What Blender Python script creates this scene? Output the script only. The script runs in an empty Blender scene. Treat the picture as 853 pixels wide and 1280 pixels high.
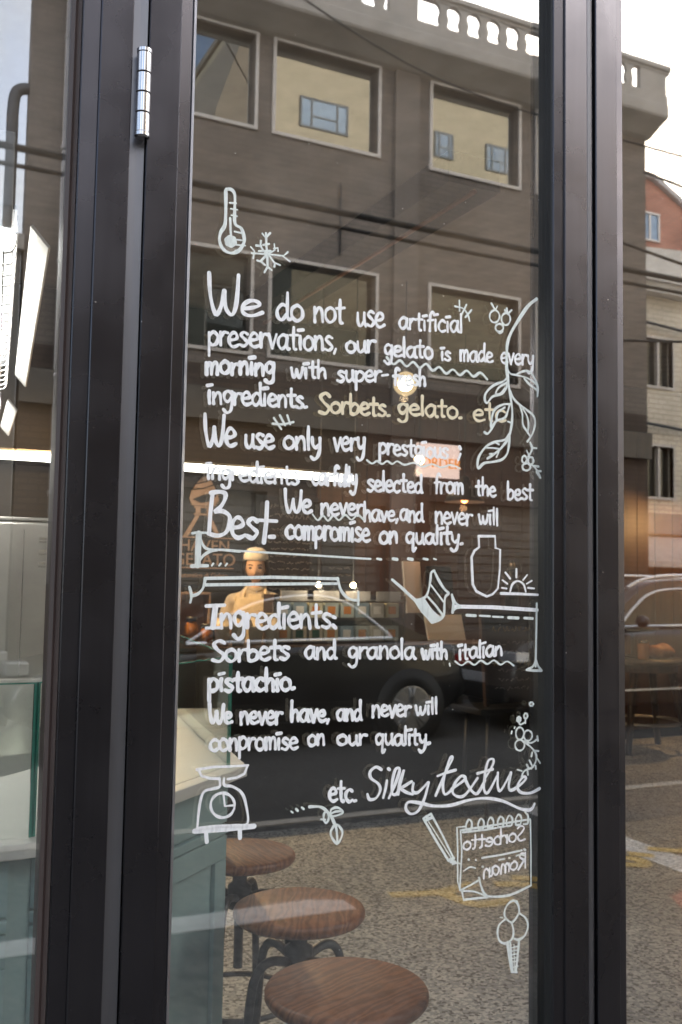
import bpy, bmesh, math, random
from mathutils import Vector, Matrix

# ---------------------------------------------------------------- camera, sky, sun, exposure
SC = bpy.context.scene
COL = SC.collection
YAW, PITCH, ROLL = math.radians(26.0), math.atan(90 / 1230.0), math.atan(0.0161)
fw = Vector((math.sin(YAW) * math.cos(PITCH), math.cos(YAW) * math.cos(PITCH), math.sin(PITCH)))
r0 = Vector((math.cos(YAW), -math.sin(YAW), 0.0))
u0 = r0.cross(fw)
rt = math.cos(ROLL) * r0 + math.sin(ROLL) * u0
up = -math.sin(ROLL) * r0 + math.cos(ROLL) * u0
cd = bpy.data.cameras.new('camera')
cam = bpy.data.objects.new('camera', cd)
COL.objects.link(cam)
cam.matrix_world = Matrix(((rt.x, up.x, -fw.x, 0.0), (rt.y, up.y, -fw.y, -1.55), (rt.z, up.z, -fw.z, 1.55), (0, 0, 0, 1)))
cd.sensor_fit = 'VERTICAL'
cd.sensor_height = 36.0
cd.lens = 1230.0 / 1280.0 * 36.0
cd.clip_start, cd.clip_end = 0.02, 2000.0
cd.dof.use_dof = True
cd.dof.focus_distance = 1.78
cd.dof.aperture_fstop = 9.0
SC.camera = cam

SUN_EL, SUN_ROT = math.radians(26.0), math.radians(140.0)
world = bpy.data.worlds.new('World')
SC.world = world
world.use_nodes = True
wn, wl = world.node_tree.nodes, world.node_tree.links
sky = wn.new('ShaderNodeTexSky')
sky.sky_type = 'NISHITA'
sky.sun_disc = False
sky.sun_elevation, sky.sun_rotation = SUN_EL, SUN_ROT
sky.air_density, sky.dust_density = 1.0, 1.5
tc = wn.new('ShaderNodeTexCoord')
cn = wn.new('ShaderNodeTexNoise')
cn.inputs['Scale'].default_value = 2.6
cn.inputs['Detail'].default_value = 7.0
cn.inputs['Roughness'].default_value = 0.55
cr = wn.new('ShaderNodeValToRGB')
cr.color_ramp.elements[0].position, cr.color_ramp.elements[0].color = 0.42, (0, 0, 0, 1)
cr.color_ramp.elements[1].position, cr.color_ramp.elements[1].color = 0.60, (1, 1, 1, 1)
mx = wn.new('ShaderNodeMixRGB')
dt = wn.new('ShaderNodeVectorMath')                            # clouds towards the sun are brighter
dt.operation = 'DOT_PRODUCT'
dt.inputs[1].default_value = (math.sin(SUN_ROT) * math.cos(SUN_EL), math.cos(SUN_ROT) * math.cos(SUN_EL), math.sin(SUN_EL))
nv = wn.new('ShaderNodeVectorMath')
nv.operation = 'NORMALIZE'
wl.new(tc.outputs['Generated'], nv.inputs[0])
wl.new(nv.outputs['Vector'], dt.inputs[0])
gr = wn.new('ShaderNodeMapRange')
gr.inputs['From Min'].default_value, gr.inputs['From Max'].default_value = 0.88, 0.995
gr.inputs['To Min'].default_value, gr.inputs['To Max'].default_value = 5.5, 40.0
wl.new(dt.outputs['Value'], gr.inputs['Value'])
bk_ = wn.new('ShaderNodeSeparateXYZ')                          # front-lit clouds opposite the sun
wl.new(nv.outputs['Vector'], bk_.inputs[0])
br_ = wn.new('ShaderNodeMapRange')
br_.inputs['From Min'].default_value, br_.inputs['From Max'].default_value = -0.2, 0.7
br_.inputs['To Min'].default_value, br_.inputs['To Max'].default_value = 0.0, 17.0
wl.new(bk_.outputs['Y'], br_.inputs['Value'])
sm = wn.new('ShaderNodeMath')
sm.operation = 'ADD'
wl.new(gr.outputs[0], sm.inputs[0])
wl.new(br_.outputs[0], sm.inputs[1])
cc = wn.new('ShaderNodeCombineColor')
for ch in ('Red', 'Green', 'Blue'):
    wl.new(sm.outputs[0], cc.inputs[ch])
wl.new(cc.outputs[0], mx.inputs['Color2'])
cm = wn.new('ShaderNodeMapping')
cm.inputs['Location'].default_value = (0.7, 0.2, 0.1)
wl.new(tc.outputs['Generated'], cm.inputs['Vector'])
wl.new(cm.outputs['Vector'], cn.inputs['Vector'])
wl.new(cn.outputs['Fac'], cr.inputs['Fac'])
wl.new(cr.outputs['Color'], mx.inputs['Fac'])
wl.new(sky.outputs['Color'], mx.inputs['Color1'])
wl.new(mx.outputs['Color'], wn['Background'].inputs['Color'])
wn['Background'].inputs['Strength'].default_value = 0.15

sl = bpy.data.lights.new('sun', 'SUN')
sl.energy, sl.angle, sl.color = 3.0, math.radians(0.8), (1.0, 0.95, 0.87)
so = bpy.data.objects.new('sun', sl)
COL.objects.link(so)
sd = Vector((math.sin(SUN_ROT) * math.cos(SUN_EL), math.cos(SUN_ROT) * math.cos(SUN_EL), math.sin(SUN_EL)))
so.rotation_euler = sd.to_track_quat('Z', 'Y').to_euler()
so.location = sd * 40

SC.view_settings.view_transform = 'Standard'
SC.view_settings.look = 'None'
SC.view_settings.exposure = 1.5
SC.view_settings.gamma = 1.0
SC.view_settings.use_curve_mapping = False
SC.render.engine = 'CYCLES'
SC.cycles.max_bounces = 12
SC.cycles.transparent_max_bounces = 24
SC.cycles.glossy_bounces = 6
SC.cycles.diffuse_bounces = 4
SC.cycles.caustics_reflective = False
SC.cycles.sample_clamp_indirect = 6.0
random.seed(7)

# ---------------------------------------------------------------- materials
MATS = {}


def nt(name):
    m = bpy.data.materials.new(name)
    m.use_nodes = True
    return m, m.node_tree.nodes, m.node_tree.links


def mat(name, col, rough=0.6, metal=0.0, var=0.12, scale=6.0, bump=0.0, bscale=60.0, spec=0.5, emit=None, es=0.0, stretch=(1, 1, 1), coat=0.0):
    """Principled surface with a noise-varied colour and a little bump."""
    m, n, l = nt(name)
    b = n['Principled BSDF']
    b.inputs['Roughness'].default_value = rough
    b.inputs['Metallic'].default_value = metal
    b.inputs['Specular IOR Level'].default_value = spec
    b.inputs['Coat Weight'].default_value = coat
    t = n.new('ShaderNodeTexCoord')
    mp = n.new('ShaderNodeMapping')
    mp.inputs['Scale'].default_value = stretch
    l.new(t.outputs['Object'], mp.inputs['Vector'])
    no = n.new('ShaderNodeTexNoise')
    no.inputs['Scale'].default_value = scale
    no.inputs['Detail'].default_value = 6.0
    l.new(mp.outputs['Vector'], no.inputs['Vector'])
    r = n.new('ShaderNodeValToRGB')
    r.color_ramp.elements[0].position, r.color_ramp.elements[1].position = 0.3, 0.7
    r.color_ramp.elements[0].color = tuple(c * (1 - var) for c in col) + (1,)
    r.color_ramp.elements[1].color = tuple(min(1, c * (1 + var)) for c in col) + (1,)
    l.new(no.outputs['Fac'], r.inputs['Fac'])
    l.new(r.outputs['Color'], b.inputs['Base Color'])
    if bump:
        n2 = n.new('ShaderNodeTexNoise')
        n2.inputs['Scale'].default_value = bscale
        n2.inputs['Detail'].default_value = 4.0
        l.new(mp.outputs['Vector'], n2.inputs['Vector'])
        bp = n.new('ShaderNodeBump')
        bp.inputs['Strength'].default_value = bump
        bp.inputs['Distance'].default_value = 0.01
        l.new(n2.outputs['Fac'], bp.inputs['Height'])
        l.new(bp.outputs['Normal'], b.inputs['Normal'])
    if emit:
        b.inputs['Emission Color'].default_value = tuple(emit) + (1,)
        b.inputs['Emission Strength'].default_value = es
    MATS[name] = m
    return m


def brick_mat(name, c1, c2, mortar, bw=0.22, bh=0.07, off=0.5, rough=0.85, msize=0.012, axis='x'):
    m, n, l = nt(name)
    b = n['Principled BSDF']
    b.inputs['Roughness'].default_value = rough
    t = n.new('ShaderNodeTexCoord')
    s = n.new('ShaderNodeSeparateXYZ')
    c = n.new('ShaderNodeCombineXYZ')
    l.new(t.outputs['Object'], s.inputs[0])
    ad = n.new('ShaderNodeMath')
    ad.operation = 'ADD'
    l.new(s.outputs['X'], ad.inputs[0])
    l.new(s.outputs['Y'], ad.inputs[1])
    l.new(ad.outputs[0], c.inputs['X'])
    l.new(s.outputs['Z'], c.inputs['Y'])
    br = n.new('ShaderNodeTexBrick')
    br.offset = off
    br.inputs['Scale'].default_value = 1.0
    br.inputs['Brick Width'].default_value = bw
    br.inputs['Row Height'].default_value = bh
    br.inputs['Mortar Size'].default_value = msize
    br.inputs['Color1'].default_value = tuple(c1) + (1,)
    br.inputs['Color2'].default_value = tuple(c2) + (1,)
    br.inputs['Mortar'].default_value = tuple(mortar) + (1,)
    l.new(c.outputs[0], br.inputs['Vector'])
    no = n.new('ShaderNodeTexNoise')
    no.inputs['Scale'].default_value = 0.9
    no.inputs['Detail'].default_value = 8.0
    l.new(t.outputs['Object'], no.inputs['Vector'])
    mr = n.new('ShaderNodeMapRange')
    mr.inputs['From Min'].default_value, mr.inputs['From Max'].default_value = 0.3, 0.7
    mr.inputs['To Min'].default_value, mr.inputs['To Max'].default_value = 0.8, 1.18
    l.new(no.outputs['Fac'], mr.inputs['Value'])
    hs = n.new('ShaderNodeHueSaturation')
    l.new(br.outputs['Color'], hs.inputs['Color'])
    l.new(mr.outputs[0], hs.inputs['Value'])
    l.new(hs.outputs['Color'], b.inputs['Base Color'])
    MATS[name] = m
    return m


def wood_mat(name, c1, c2, scale=3.0, rough=0.45, ring=9.0, stretch=(1, 8, 8), coat=0.0):
    m, n, l = nt(name)
    b = n['Principled BSDF']
    b.inputs['Roughness'].default_value = rough
    b.inputs['Coat Weight'].default_value = coat
    t = n.new('ShaderNodeTexCoord')
    mp = n.new('ShaderNodeMapping')
    mp.inputs['Scale'].default_value = stretch
    l.new(t.outputs['Object'], mp.inputs['Vector'])
    w = n.new('ShaderNodeTexWave')
    w.bands_direction = 'Y'
    w.inputs['Scale'].default_value = scale
    w.inputs['Distortion'].default_value = ring
    w.inputs['Detail'].default_value = 4.0
    w.inputs['Detail Scale'].default_value = 1.6
    l.new(mp.outputs['Vector'], w.inputs['Vector'])
    no = n.new('ShaderNodeTexNoise')
    no.inputs['Scale'].default_value = 40.0
    no.inputs['Detail'].default_value = 5.0
    mp2 = n.new('ShaderNodeMapping')
    mp2.inputs['Scale'].default_value = (stretch[0] * 0.6, stretch[1] * 2.5, stretch[2])
    l.new(t.outputs['Object'], mp2.inputs['Vector'])
    l.new(mp2.outputs['Vector'], no.inputs['Vector'])
    mxx = n.new('ShaderNodeMath')
    mxx.operation = 'MULTIPLY_ADD'
    mxx.inputs[1].default_value = 0.55
    l.new(no.outputs['Fac'], mxx.inputs[0])
    mu = n.new('ShaderNodeMath')
    mu.operation = 'MULTIPLY'
    mu.inputs[1].default_value = 0.5
    l.new(w.outputs['Fac'], mu.inputs[0])
    l.new(mu.outputs[0], mxx.inputs[2])
    r = n.new('ShaderNodeValToRGB')
    r.color_ramp.elements[0].position, r.color_ramp.elements[1].position = 0.12, 0.82
    r.color_ramp.elements[0].color = tuple(c1) + (1,)
    r.color_ramp.elements[1].color = tuple(c2) + (1,)
    l.new(mxx.outputs[0], r.inputs['Fac'])
    l.new(r.outputs['Color'], b.inputs['Base Color'])
    MATS[name] = m
    return m


def glass_mat(name, r_front, tint, specks=False):
    """Pane of glass: clear transmission mixed with a mirror reflection that grows towards grazing angles."""
    m, n, l = nt(name)
    n.remove(n['Principled BSDF'])
    out = n['Material Output']
    tr = n.new('ShaderNodeBsdfTransparent')
    tr.inputs['Color'].default_value = tuple(tint) + (1,)
    gl = n.new('ShaderNodeBsdfGlossy')
    gl.inputs['Roughness'].default_value = 0.0
    gl.inputs['Color'].default_value = (1, 1, 1, 1)
    lw = n.new('ShaderNodeLayerWeight')
    lw.inputs['Blend'].default_value = 0.5
    p = n.new('ShaderNodeMath')
    p.operation = 'POWER'
    p.inputs[1].default_value = 5.0
    l.new(lw.outputs['Facing'], p.inputs[0])
    f = n.new('ShaderNodeMath')
    f.operation = 'MULTIPLY_ADD'
    f.inputs[1].default_value = 1.0 - r_front
    f.inputs[2].default_value = r_front
    l.new(p.outputs[0], f.inputs[0])
    mi = n.new('ShaderNodeMixShader')
    l.new(f.outputs[0], mi.inputs[0])
    l.new(tr.outputs[0], mi.inputs[1])
    l.new(gl.outputs[0], mi.inputs[2])
    last = mi
    if specks:                                                   # dust and dried drops on the pane
        t = n.new('ShaderNodeTexCoord')
        v = n.new('ShaderNodeTexVoronoi')
        v.inputs['Scale'].default_value = 36.0
        l.new(t.outputs['Object'], v.inputs['Vector'])
        sz = n.new('ShaderNodeMath')
        sz.operation = 'MULTIPLY'
        sz.inputs[1].default_value = 0.055
        sx = n.new('ShaderNodeSeparateColor')
        l.new(v.outputs['Color'], sx.inputs[0])
        pw = n.new('ShaderNodeMath')
        pw.operation = 'POWER'
        pw.inputs[1].default_value = 5.0
        l.new(sx.outputs[0], pw.inputs[0])
        l.new(pw.outputs[0], sz.inputs[0])
        lt = n.new('ShaderNodeMath')
        lt.operation = 'LESS_THAN'
        l.new(v.outputs['Distance'], lt.inputs[0])
        l.new(sz.outputs[0], lt.inputs[1])
        fm = n.new('ShaderNodeMath')
        fm.operation = 'MULTIPLY'
        fm.inputs[1].default_value = 0.55
        l.new(lt.outputs[0], fm.inputs[0])
        no = n.new('ShaderNodeTexNoise')
        no.inputs['Scale'].default_value = 3.0
        no.inputs['Detail'].default_value = 5.0
        l.new(t.outputs['Object'], no.inputs['Vector'])
        ds = n.new('ShaderNodeMapRange')
        ds.inputs['From Min'].default_value, ds.inputs['From Max'].default_value = 0.45, 0.8
        ds.inputs['To Min'].default_value, ds.inputs['To Max'].default_value = 0.0, 0.018
        l.new(no.outputs['Fac'], ds.inputs['Value'])
        ad = n.new('ShaderNodeMath')
        ad.operation = 'ADD'
        l.new(fm.outputs[0], ad.inputs[0])
        l.new(ds.outputs[0], ad.inputs[1])
        df = n.new('ShaderNodeBsdfDiffuse')
        df.inputs['Color'].default_value = (0.7, 0.68, 0.65, 1)
        m2 = n.new('ShaderNodeMixShader')
        l.new(ad.outputs[0], m2.inputs[0])
        l.new(mi.outputs[0], m2.inputs[1])
        l.new(df.outputs[0], m2.inputs[2])
        last = m2
    l.new(last.outputs[0], out.inputs['Surface'])
    MATS[name] = m
    return m


def paint_mat(name, col):
    """White marker on glass: opaque with thin streaks where the pen ran dry."""
    m, n, l = nt(name)
    b = n['Principled BSDF']
    b.inputs['Base Color'].default_value = tuple(col) + (1,)
    b.inputs['Roughness'].default_value = 0.6
    t = n.new('ShaderNodeTexCoord')
    no = n.new('ShaderNodeTexNoise')
    no.inputs['Scale'].default_value = 55.0
    no.inputs['Detail'].default_value = 3.0
    mp = n.new('ShaderNodeMapping')
    mp.inputs['Scale'].default_value = (3.0, 1.0, 0.8)
    l.new(t.outputs['Object'], mp.inputs['Vector'])
    l.new(mp.outputs['Vector'], no.inputs['Vector'])
    r = n.new('ShaderNodeMapRange')
    r.inputs['From Min'].default_value, r.inputs['From Max'].default_value = 0.36, 0.52
    r.inputs['To Min'].default_value, r.inputs['To Max'].default_value = 0.86, 1.0
    l.new(no.outputs['Fac'], r.inputs['Value'])
    l.new(r.outputs[0], b.inputs['Alpha'])
    MATS[name] = m
    return m


def speckle_mat(name, base, dark, light, scale, joints, rough=0.8, amount=1.0):
    """Exposed-aggregate / terrazzo: stone chips of several tones, with slab joints."""
    m, n, l = nt(name)
    b = n['Principled BSDF']
    b.inputs['Roughness'].default_value = rough
    t = n.new('ShaderNodeTexCoord')
    v = n.new('ShaderNodeTexVoronoi')
    v.inputs['Scale'].default_value = scale
    v.inputs['Randomness'].default_value = 1.0
    l.new(t.outputs['Object'], v.inputs['Vector'])
    s = n.new('ShaderNodeSeparateColor')
    l.new(v.outputs['Color'], s.inputs[0])
    r = n.new('ShaderNodeValToRGB')
    e = r.color_ramp.elements
    e[0].position, e[0].color = 0.0, tuple(dark) + (1,)
    e[1].position, e[1].color = 1.0, tuple(light) + (1,)
    for pos, c in ((0.16, dark), (0.24, base), (0.62, base), (0.74, light)):
        q = e.new(pos)
        q.color = tuple(c) + (1,)
    l.new(s.outputs[0], r.inputs['Fac'])
    no = n.new('ShaderNodeTexNoise')
    no.inputs['Scale'].default_value = 1.1
    no.inputs['Detail'].default_value = 9.0
    no.inputs['Roughness'].default_value = 0.65
    l.new(t.outputs['Object'], no.inputs['Vector'])
    mr = n.new('ShaderNodeMapRange')
    mr.inputs['From Min'].default_value, mr.inputs['From Max'].default_value = 0.3, 0.7
    mr.inputs['To Min'].default_value, mr.inputs['To Max'].default_value = 0.72, 1.2
    l.new(no.outputs['Fac'], mr.inputs['Value'])
    hs = n.new('ShaderNodeHueSaturation')
    l.new(r.outputs['Color'], hs.inputs['Color'])
    last = mr.outputs[0]
    if joints:
        br = n.new('ShaderNodeTexBrick')
        br.offset = 0.0
        br.inputs['Scale'].default_value = 1.0
        br.inputs['Brick Width'].default_value = joints
        br.inputs['Row Height'].default_value = joints
        br.inputs['Mortar Size'].default_value = 0.006
        mp = n.new('ShaderNodeMapping')
        mp.inputs['Rotation'].default_value = (0, 0, math.radians(2))
        mp.inputs['Location'].default_value = (0.05, 0.35, 0)
        l.new(t.outputs['Object'], mp.inputs['Vector'])
        l.new(mp.outputs[0], br.inputs['Vector'])
        m3 = n.new('ShaderNodeMath')
        m3.operation = 'MULTIPLY_ADD'
        m3.inputs[1].default_value = -0.5
        m3.inputs[2].default_value = 1.0
        l.new(br.outputs['Fac'], m3.inputs[0])
        m4 = n.new('ShaderNodeMath')
        m4.operation = 'MULTIPLY'
        l.new(m3.outputs[0], m4.inputs[0])
        l.new(last, m4.inputs[1])
        last = m4.outputs[0]
    l.new(last, hs.inputs['Value'])
    l.new(hs.outputs['Color'], b.inputs['Base Color'])
    bp = n.new('ShaderNodeBump')
    bp.inputs['Strength'].default_value = 0.25
    bp.inputs['Distance'].default_value = 0.004
    l.new(s.outputs[1], bp.inputs['Height'])
    l.new(bp.outputs['Normal'], b.inputs['Normal'])
    MATS[name] = m
    return m


def emis(name, col, strength):
    m, n, l = nt(name)
    b = n['Principled BSDF']
    b.inputs['Base Color'].default_value = tuple(col) + (1,)
    b.inputs['Emission Color'].default_value = tuple(col) + (1,)
    b.inputs['Emission Strength'].default_value = strength
    MATS[name] = m
    return m


# ---------------------------------------------------------------- mesh helpers
class MB:
    def __init__(self):
        self.v, self.f, self.mi, self.sm = [], [], [], []

    def add(self, vs, fs, k=0, smooth=False):
        b = len(self.v)
        self.v += [tuple(p) for p in vs]
        for q in fs:
            self.f.append(tuple(b + i for i in q))
            self.mi.append(k)
            self.sm.append(smooth)
        return self

    def box(self, x0, x1, y0, y1, z0, z1, k=0, M=None):
        vs = [Vector((x, y, z)) for x in (x0, x1) for y in (y0, y1) for z in (z0, z1)]
        if M:
            vs = [M @ p for p in vs]
        return self.add(vs, [(0, 1, 3, 2), (4, 6, 7, 5), (0, 4, 5, 1), (2, 3, 7, 6), (0, 2, 6, 4), (1, 5, 7, 3)], k)

    def prism(self, pts, a0, a1, axis='z', k=0, smooth=False):
        """polygon pts extruded along an axis; pts are the other two coordinates in xyz order"""
        def P(p, a):
            return {'z': (p[0], p[1], a), 'y': (p[0], a, p[1]), 'x': (a, p[0], p[1])}[axis]
        n = len(pts)
        vs = [P(p, a0) for p in pts] + [P(p, a1) for p in pts]
        self.add(vs, [(i, (i + 1) % n, n + (i + 1) % n, n + i) for i in range(n)], k, smooth)
        self.add(vs, [tuple(range(n))[::-1], tuple(range(n, 2 * n))], k)
        return self

    def tube(self, pts, r, k=0, n=10, cap=True, closed=False):
        pts = [Vector(p) for p in pts]
        rs = r if isinstance(r, (list, tuple)) else [r] * len(pts)
        m = len(pts)
        vs = []
        ref = None
        for i, p in enumerate(pts):
            if closed:
                d = pts[(i + 1) % m] - pts[i - 1]
            else:
                d = pts[min(i + 1, m - 1)] - pts[max(i - 1, 0)]
            d.normalize()
            if ref is None:
                ref = Vector((0, 0, 1)) if abs(d.z) < 0.9 else Vector((1, 0, 0))
            a = d.cross(ref)
            if a.length < 1e-4:
                a = d.cross(Vector((0.3, 1, 0.2)))
            a.normalize()
            b = d.cross(a)
            ref = -b if False else a.cross(d)
            vs += [p + (a * math.cos(t) + b * math.sin(t)) * rs[i] for t in (2 * math.pi * j / n for j in range(n))]
        fs = []
        for i in range(m if closed else m - 1):
            i2 = (i + 1) % m
            fs += [(i * n + j, i * n + (j + 1) % n, i2 * n + (j + 1) % n, i2 * n + j) for j in range(n)]
        self.add(vs, fs, k, True)
        if cap and not closed:
            self.add(vs[:n], [tuple(range(n))[::-1]], k)
            self.add(vs[-n:], [tuple(range(n))], k)
        return self

    def lathe(self, prof, c=(0, 0, 0), k=0, n=32, axis='z', smooth=True):
        c = Vector(c)
        vs = []
        for r, h in prof:
            for j in range(n):
                t = 2 * math.pi * j / n
                a, b = r * math.cos(t), r * math.sin(t)
                vs.append(c + Vector({'z': (a, b, h), 'y': (a, h, b), 'x': (h, a, b)}[axis]))
        m = len(prof)
        fs = [(i * n + j, i * n + (j + 1) % n, (i + 1) * n + (j + 1) % n, (i + 1) * n + j) for i in range(m - 1) for j in range(n)]
        self.add(vs, fs, k, smooth)
        if prof[0][0] > 1e-6:
            self.add(vs[:n], [tuple(range(n))[::-1]], k)
        if prof[-1][0] > 1e-6:
            self.add(vs[-n:], [tuple(range(n))], k)
        return self

    def ball(self, c, r, k=0, n=20, m=12):
        rx, ry, rz = (r, r, r) if isinstance(r, (int, float)) else r
        c = Vector(c)
        vs, fs = [], []
        for i in range(m + 1):
            th = math.pi * i / m
            for j in range(n):
                t = 2 * math.pi * j / n
                vs.append(c + Vector((rx * math.sin(th) * math.cos(t), ry * math.sin(th) * math.sin(t), -rz * math.cos(th))))
        fs = [(i * n + j, i * n + (j + 1) % n, (i + 1) * n + (j + 1) % n, (i + 1) * n + j) for i in range(m) for j in range(n)]
        return self.add(vs, fs, k, True)

    def build(self, name, mats, parent=None, label=None, bevel=0.0, merge=True):
        me = bpy.data.meshes.new(name)
        me.from_pydata(self.v, [], self.f)
        for mm in (mats if isinstance(mats, (list, tuple)) else [mats]):
            me.materials.append(MATS[mm] if isinstance(mm, str) else mm)
        for p, k, s in zip(me.polygons, self.mi, self.sm):
            p.material_index = k
            p.use_smooth = s
        bm = bmesh.new()
        bm.from_mesh(me)
        if merge:
            bmesh.ops.remove_doubles(bm, verts=bm.verts, dist=1e-6)
            bmesh.ops.recalc_face_normals(bm, faces=bm.faces)
        bm.to_mesh(me)
        bm.free()
        o = bpy.data.objects.new(name, me)
        COL.objects.link(o)
        if parent is not None:
            o.parent = parent
            o.matrix_parent_inverse = Matrix.Identity(4)
        if label:
            o['label'] = label
        if bevel:
            bv = o.modifiers.new('bevel', 'BEVEL')
            bv.width = bevel
            bv.segments = 2
            bv.limit_method = 'ANGLE'
            bv.angle_limit = math.radians(40)
        return o


def thing(name, label, cat, loc=(0, 0, 0), rz=0.0, group=None):
    o = bpy.data.objects.new(name, None)
    o.empty_display_size = 0.1
    COL.objects.link(o)
    o.location = loc
    o.rotation_euler = (0, 0, rz)
    o['label'], o['category'] = label, cat
    if group:
        o['group'] = group
    return o


def tag(o, label, cat, group=None):
    o['label'], o['category'] = label, cat
    if group:
        o['group'] = group
    return o


def struct(o):
    o['kind'] = 'structure'
    return o


def copy_tree(root, loc, rz, label):
    r = root.copy()
    COL.objects.link(r)
    r.location, r.rotation_euler = loc, (0, 0, rz)
    r['label'] = label
    for ch in list(root.children):
        c = ch.copy()
        COL.objects.link(c)
        c.parent = r
        for g in list(ch.children):
            d = g.copy()
            COL.objects.link(d)
            d.parent = c
    return r


def smooth_path(pts, closed=False, step=6):
    if len(pts) < 3:
        return pts
    P = list(pts)
    n = len(P)
    out = []
    rng = n if closed else n - 1
    for i in range(rng):
        p0 = P[i - 1] if (closed or i > 0) else P[i]
        p1, p2 = P[i], P[(i + 1) % n]
        p3 = P[(i + 2) % n] if (closed or i + 2 < n) else P[i + 1]
        for s in range(step):
            t = s / step
            out.append(tuple(0.5 * (2 * b + (c - a) * t + (2 * a - 5 * b + 4 * c - d) * t * t + (3 * b - a - 3 * c + d) * t ** 3)
                             for a, b, c, d in zip(p0, p1, p2, p3)))
    if not closed:
        out.append(tuple(P[-1]))
    return out

# ---------------------------------------------------------------- palette
mat('anodised', (0.075, 0.0705, 0.077), rough=0.27, metal=0.95, var=0.05, scale=3, stretch=(20, 20, 0.6))
mat('anodised_sky_lit', (0.20, 0.195, 0.205), rough=0.4, metal=0.9, var=0.1, scale=4, spec=1.0, stretch=(8, 8, 0.8))  # paler anodised; the sky reflected by the cover strips is put into the colour
mat('highlight_alloy', (0.30, 0.29, 0.31), rough=0.3, metal=0.8, var=0.1)
def dusty(name, scale, size, amount):
    """dust specks and faint rubbed patches on a metal finish"""
    m = MATS[name]
    n, l = m.node_tree.nodes, m.node_tree.links
    b = n['Principled BSDF']
    old = b.inputs['Base Color'].links[0].from_socket
    t = n.new('ShaderNodeTexCoord')
    v = n.new('ShaderNodeTexVoronoi')
    v.inputs['Scale'].default_value = scale
    l.new(t.outputs['Object'], v.inputs['Vector'])
    s = n.new('ShaderNodeSeparateColor')
    l.new(v.outputs['Color'], s.inputs[0])
    p = n.new('ShaderNodeMath')
    p.operation = 'POWER'
    p.inputs[1].default_value = 6.0
    l.new(s.outputs[1], p.inputs[0])
    q = n.new('ShaderNodeMath')
    q.operation = 'MULTIPLY'
    q.inputs[1].default_value = size
    l.new(p.outputs[0], q.inputs[0])
    lt = n.new('ShaderNodeMath')
    lt.operation = 'LESS_THAN'
    l.new(v.outputs['Distance'], lt.inputs[0])
    l.new(q.outputs[0], lt.inputs[1])
    mx_ = n.new('ShaderNodeMixRGB')
    mx_.inputs['Color2'].default_value = (0.55, 0.53, 0.52, 1)
    am = n.new('ShaderNodeMath')
    am.operation = 'MULTIPLY'
    am.inputs[1].default_value = amount
    l.new(lt.outputs[0], am.inputs[0])
    l.new(am.outputs[0], mx_.inputs['Fac'])
    l.new(old, mx_.inputs['Color1'])
    l.new(mx_.outputs['Color'], b.inputs['Base Color'])
    no = n.new('ShaderNodeTexNoise')
    no.inputs['Scale'].default_value = 7.0
    no.inputs['Detail'].default_value = 6.0
    l.new(t.outputs['Object'], no.inputs['Vector'])
    mr = n.new('ShaderNodeMapRange')
    r0_ = b.inputs['Roughness'].default_value
    mr.inputs['From Min'].default_value, mr.inputs['From Max'].default_value = 0.35, 0.7
    mr.inputs['To Min'].default_value, mr.inputs['To Max'].default_value = r0_ * 0.85, r0_ * 1.35
    l.new(no.outputs['Fac'], mr.inputs['Value'])
    l.new(mr.outputs[0], b.inputs['Roughness'])


dusty('anodised', 30.0, 0.06, 0.8)
mat('gasket', (0.012, 0.011, 0.011), rough=0.55, var=0.1)
mat('gasket_brown', (0.085, 0.058, 0.05), rough=0.45, var=0.1)
mat('chrome', (0.62, 0.60, 0.60), rough=0.12, metal=1.0, var=0.03)
mat('car_trim', (0.90, 0.90, 0.93), rough=0.35, metal=0.75, var=0.03)
mat('steel', (0.60, 0.57, 0.52), rough=0.32, metal=1.0, var=0.08, bump=0.05, bscale=3)
mat('black_iron', (0.028, 0.028, 0.03), rough=0.42, var=0.2)
mat('teal_panel', (0.33, 0.46, 0.45), rough=0.55, var=0.08, scale=4, bump=0.08, bscale=40)
mat('cream_stone', (0.80, 0.77, 0.70), rough=0.35, var=0.04, scale=5)
wood_mat('seat_wood', (0.14, 0.048, 0.020), (0.34, 0.132, 0.056), scale=2.4, ring=14.0, stretch=(1.6, 7.0, 4.0), rough=0.45)
wood_mat('wall_wood', (0.024, 0.011, 0.006), (0.07, 0.031, 0.016), scale=1.2, ring=5, stretch=(6, 6, 0.5), rough=0.5)
wood_mat('table_wood', (0.02, 0.012, 0.009), (0.06, 0.033, 0.022), scale=2, ring=4, stretch=(1, 5, 5), rough=0.45)
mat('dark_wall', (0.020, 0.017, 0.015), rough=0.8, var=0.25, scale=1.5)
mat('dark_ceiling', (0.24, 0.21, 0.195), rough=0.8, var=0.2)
mat('beam_paint', (0.012, 0.008, 0.009), rough=0.8, var=0.15)
mat('copper', (0.30, 0.15, 0.09), rough=0.6, metal=0.4, var=0.1)
mat('board_black', (0.010, 0.010, 0.011), rough=0.6, var=0.2)
mat('chalk', (0.42, 0.37, 0.32), rough=0.9, var=0.25, scale=60)
mat('chalk_yellow', (0.45, 0.33, 0.10), rough=0.9, var=0.2, scale=60)
mat('logo_tan', (0.34, 0.22, 0.15), rough=0.6, var=0.15, scale=20)
mat('skin', (0.74, 0.47, 0.33), rough=0.5, var=0.05)
mat('lips', (0.42, 0.12, 0.10), rough=0.45, var=0.05)
mat('hair', (0.012, 0.009, 0.008), rough=0.4, var=0.2)
mat('cap_cloth', (0.82, 0.76, 0.68), rough=0.9, var=0.08, scale=30)
mat('cream_cloth', (0.78, 0.64, 0.45), rough=0.9, var=0.08, scale=20, bump=0.2, bscale=25)
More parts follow.
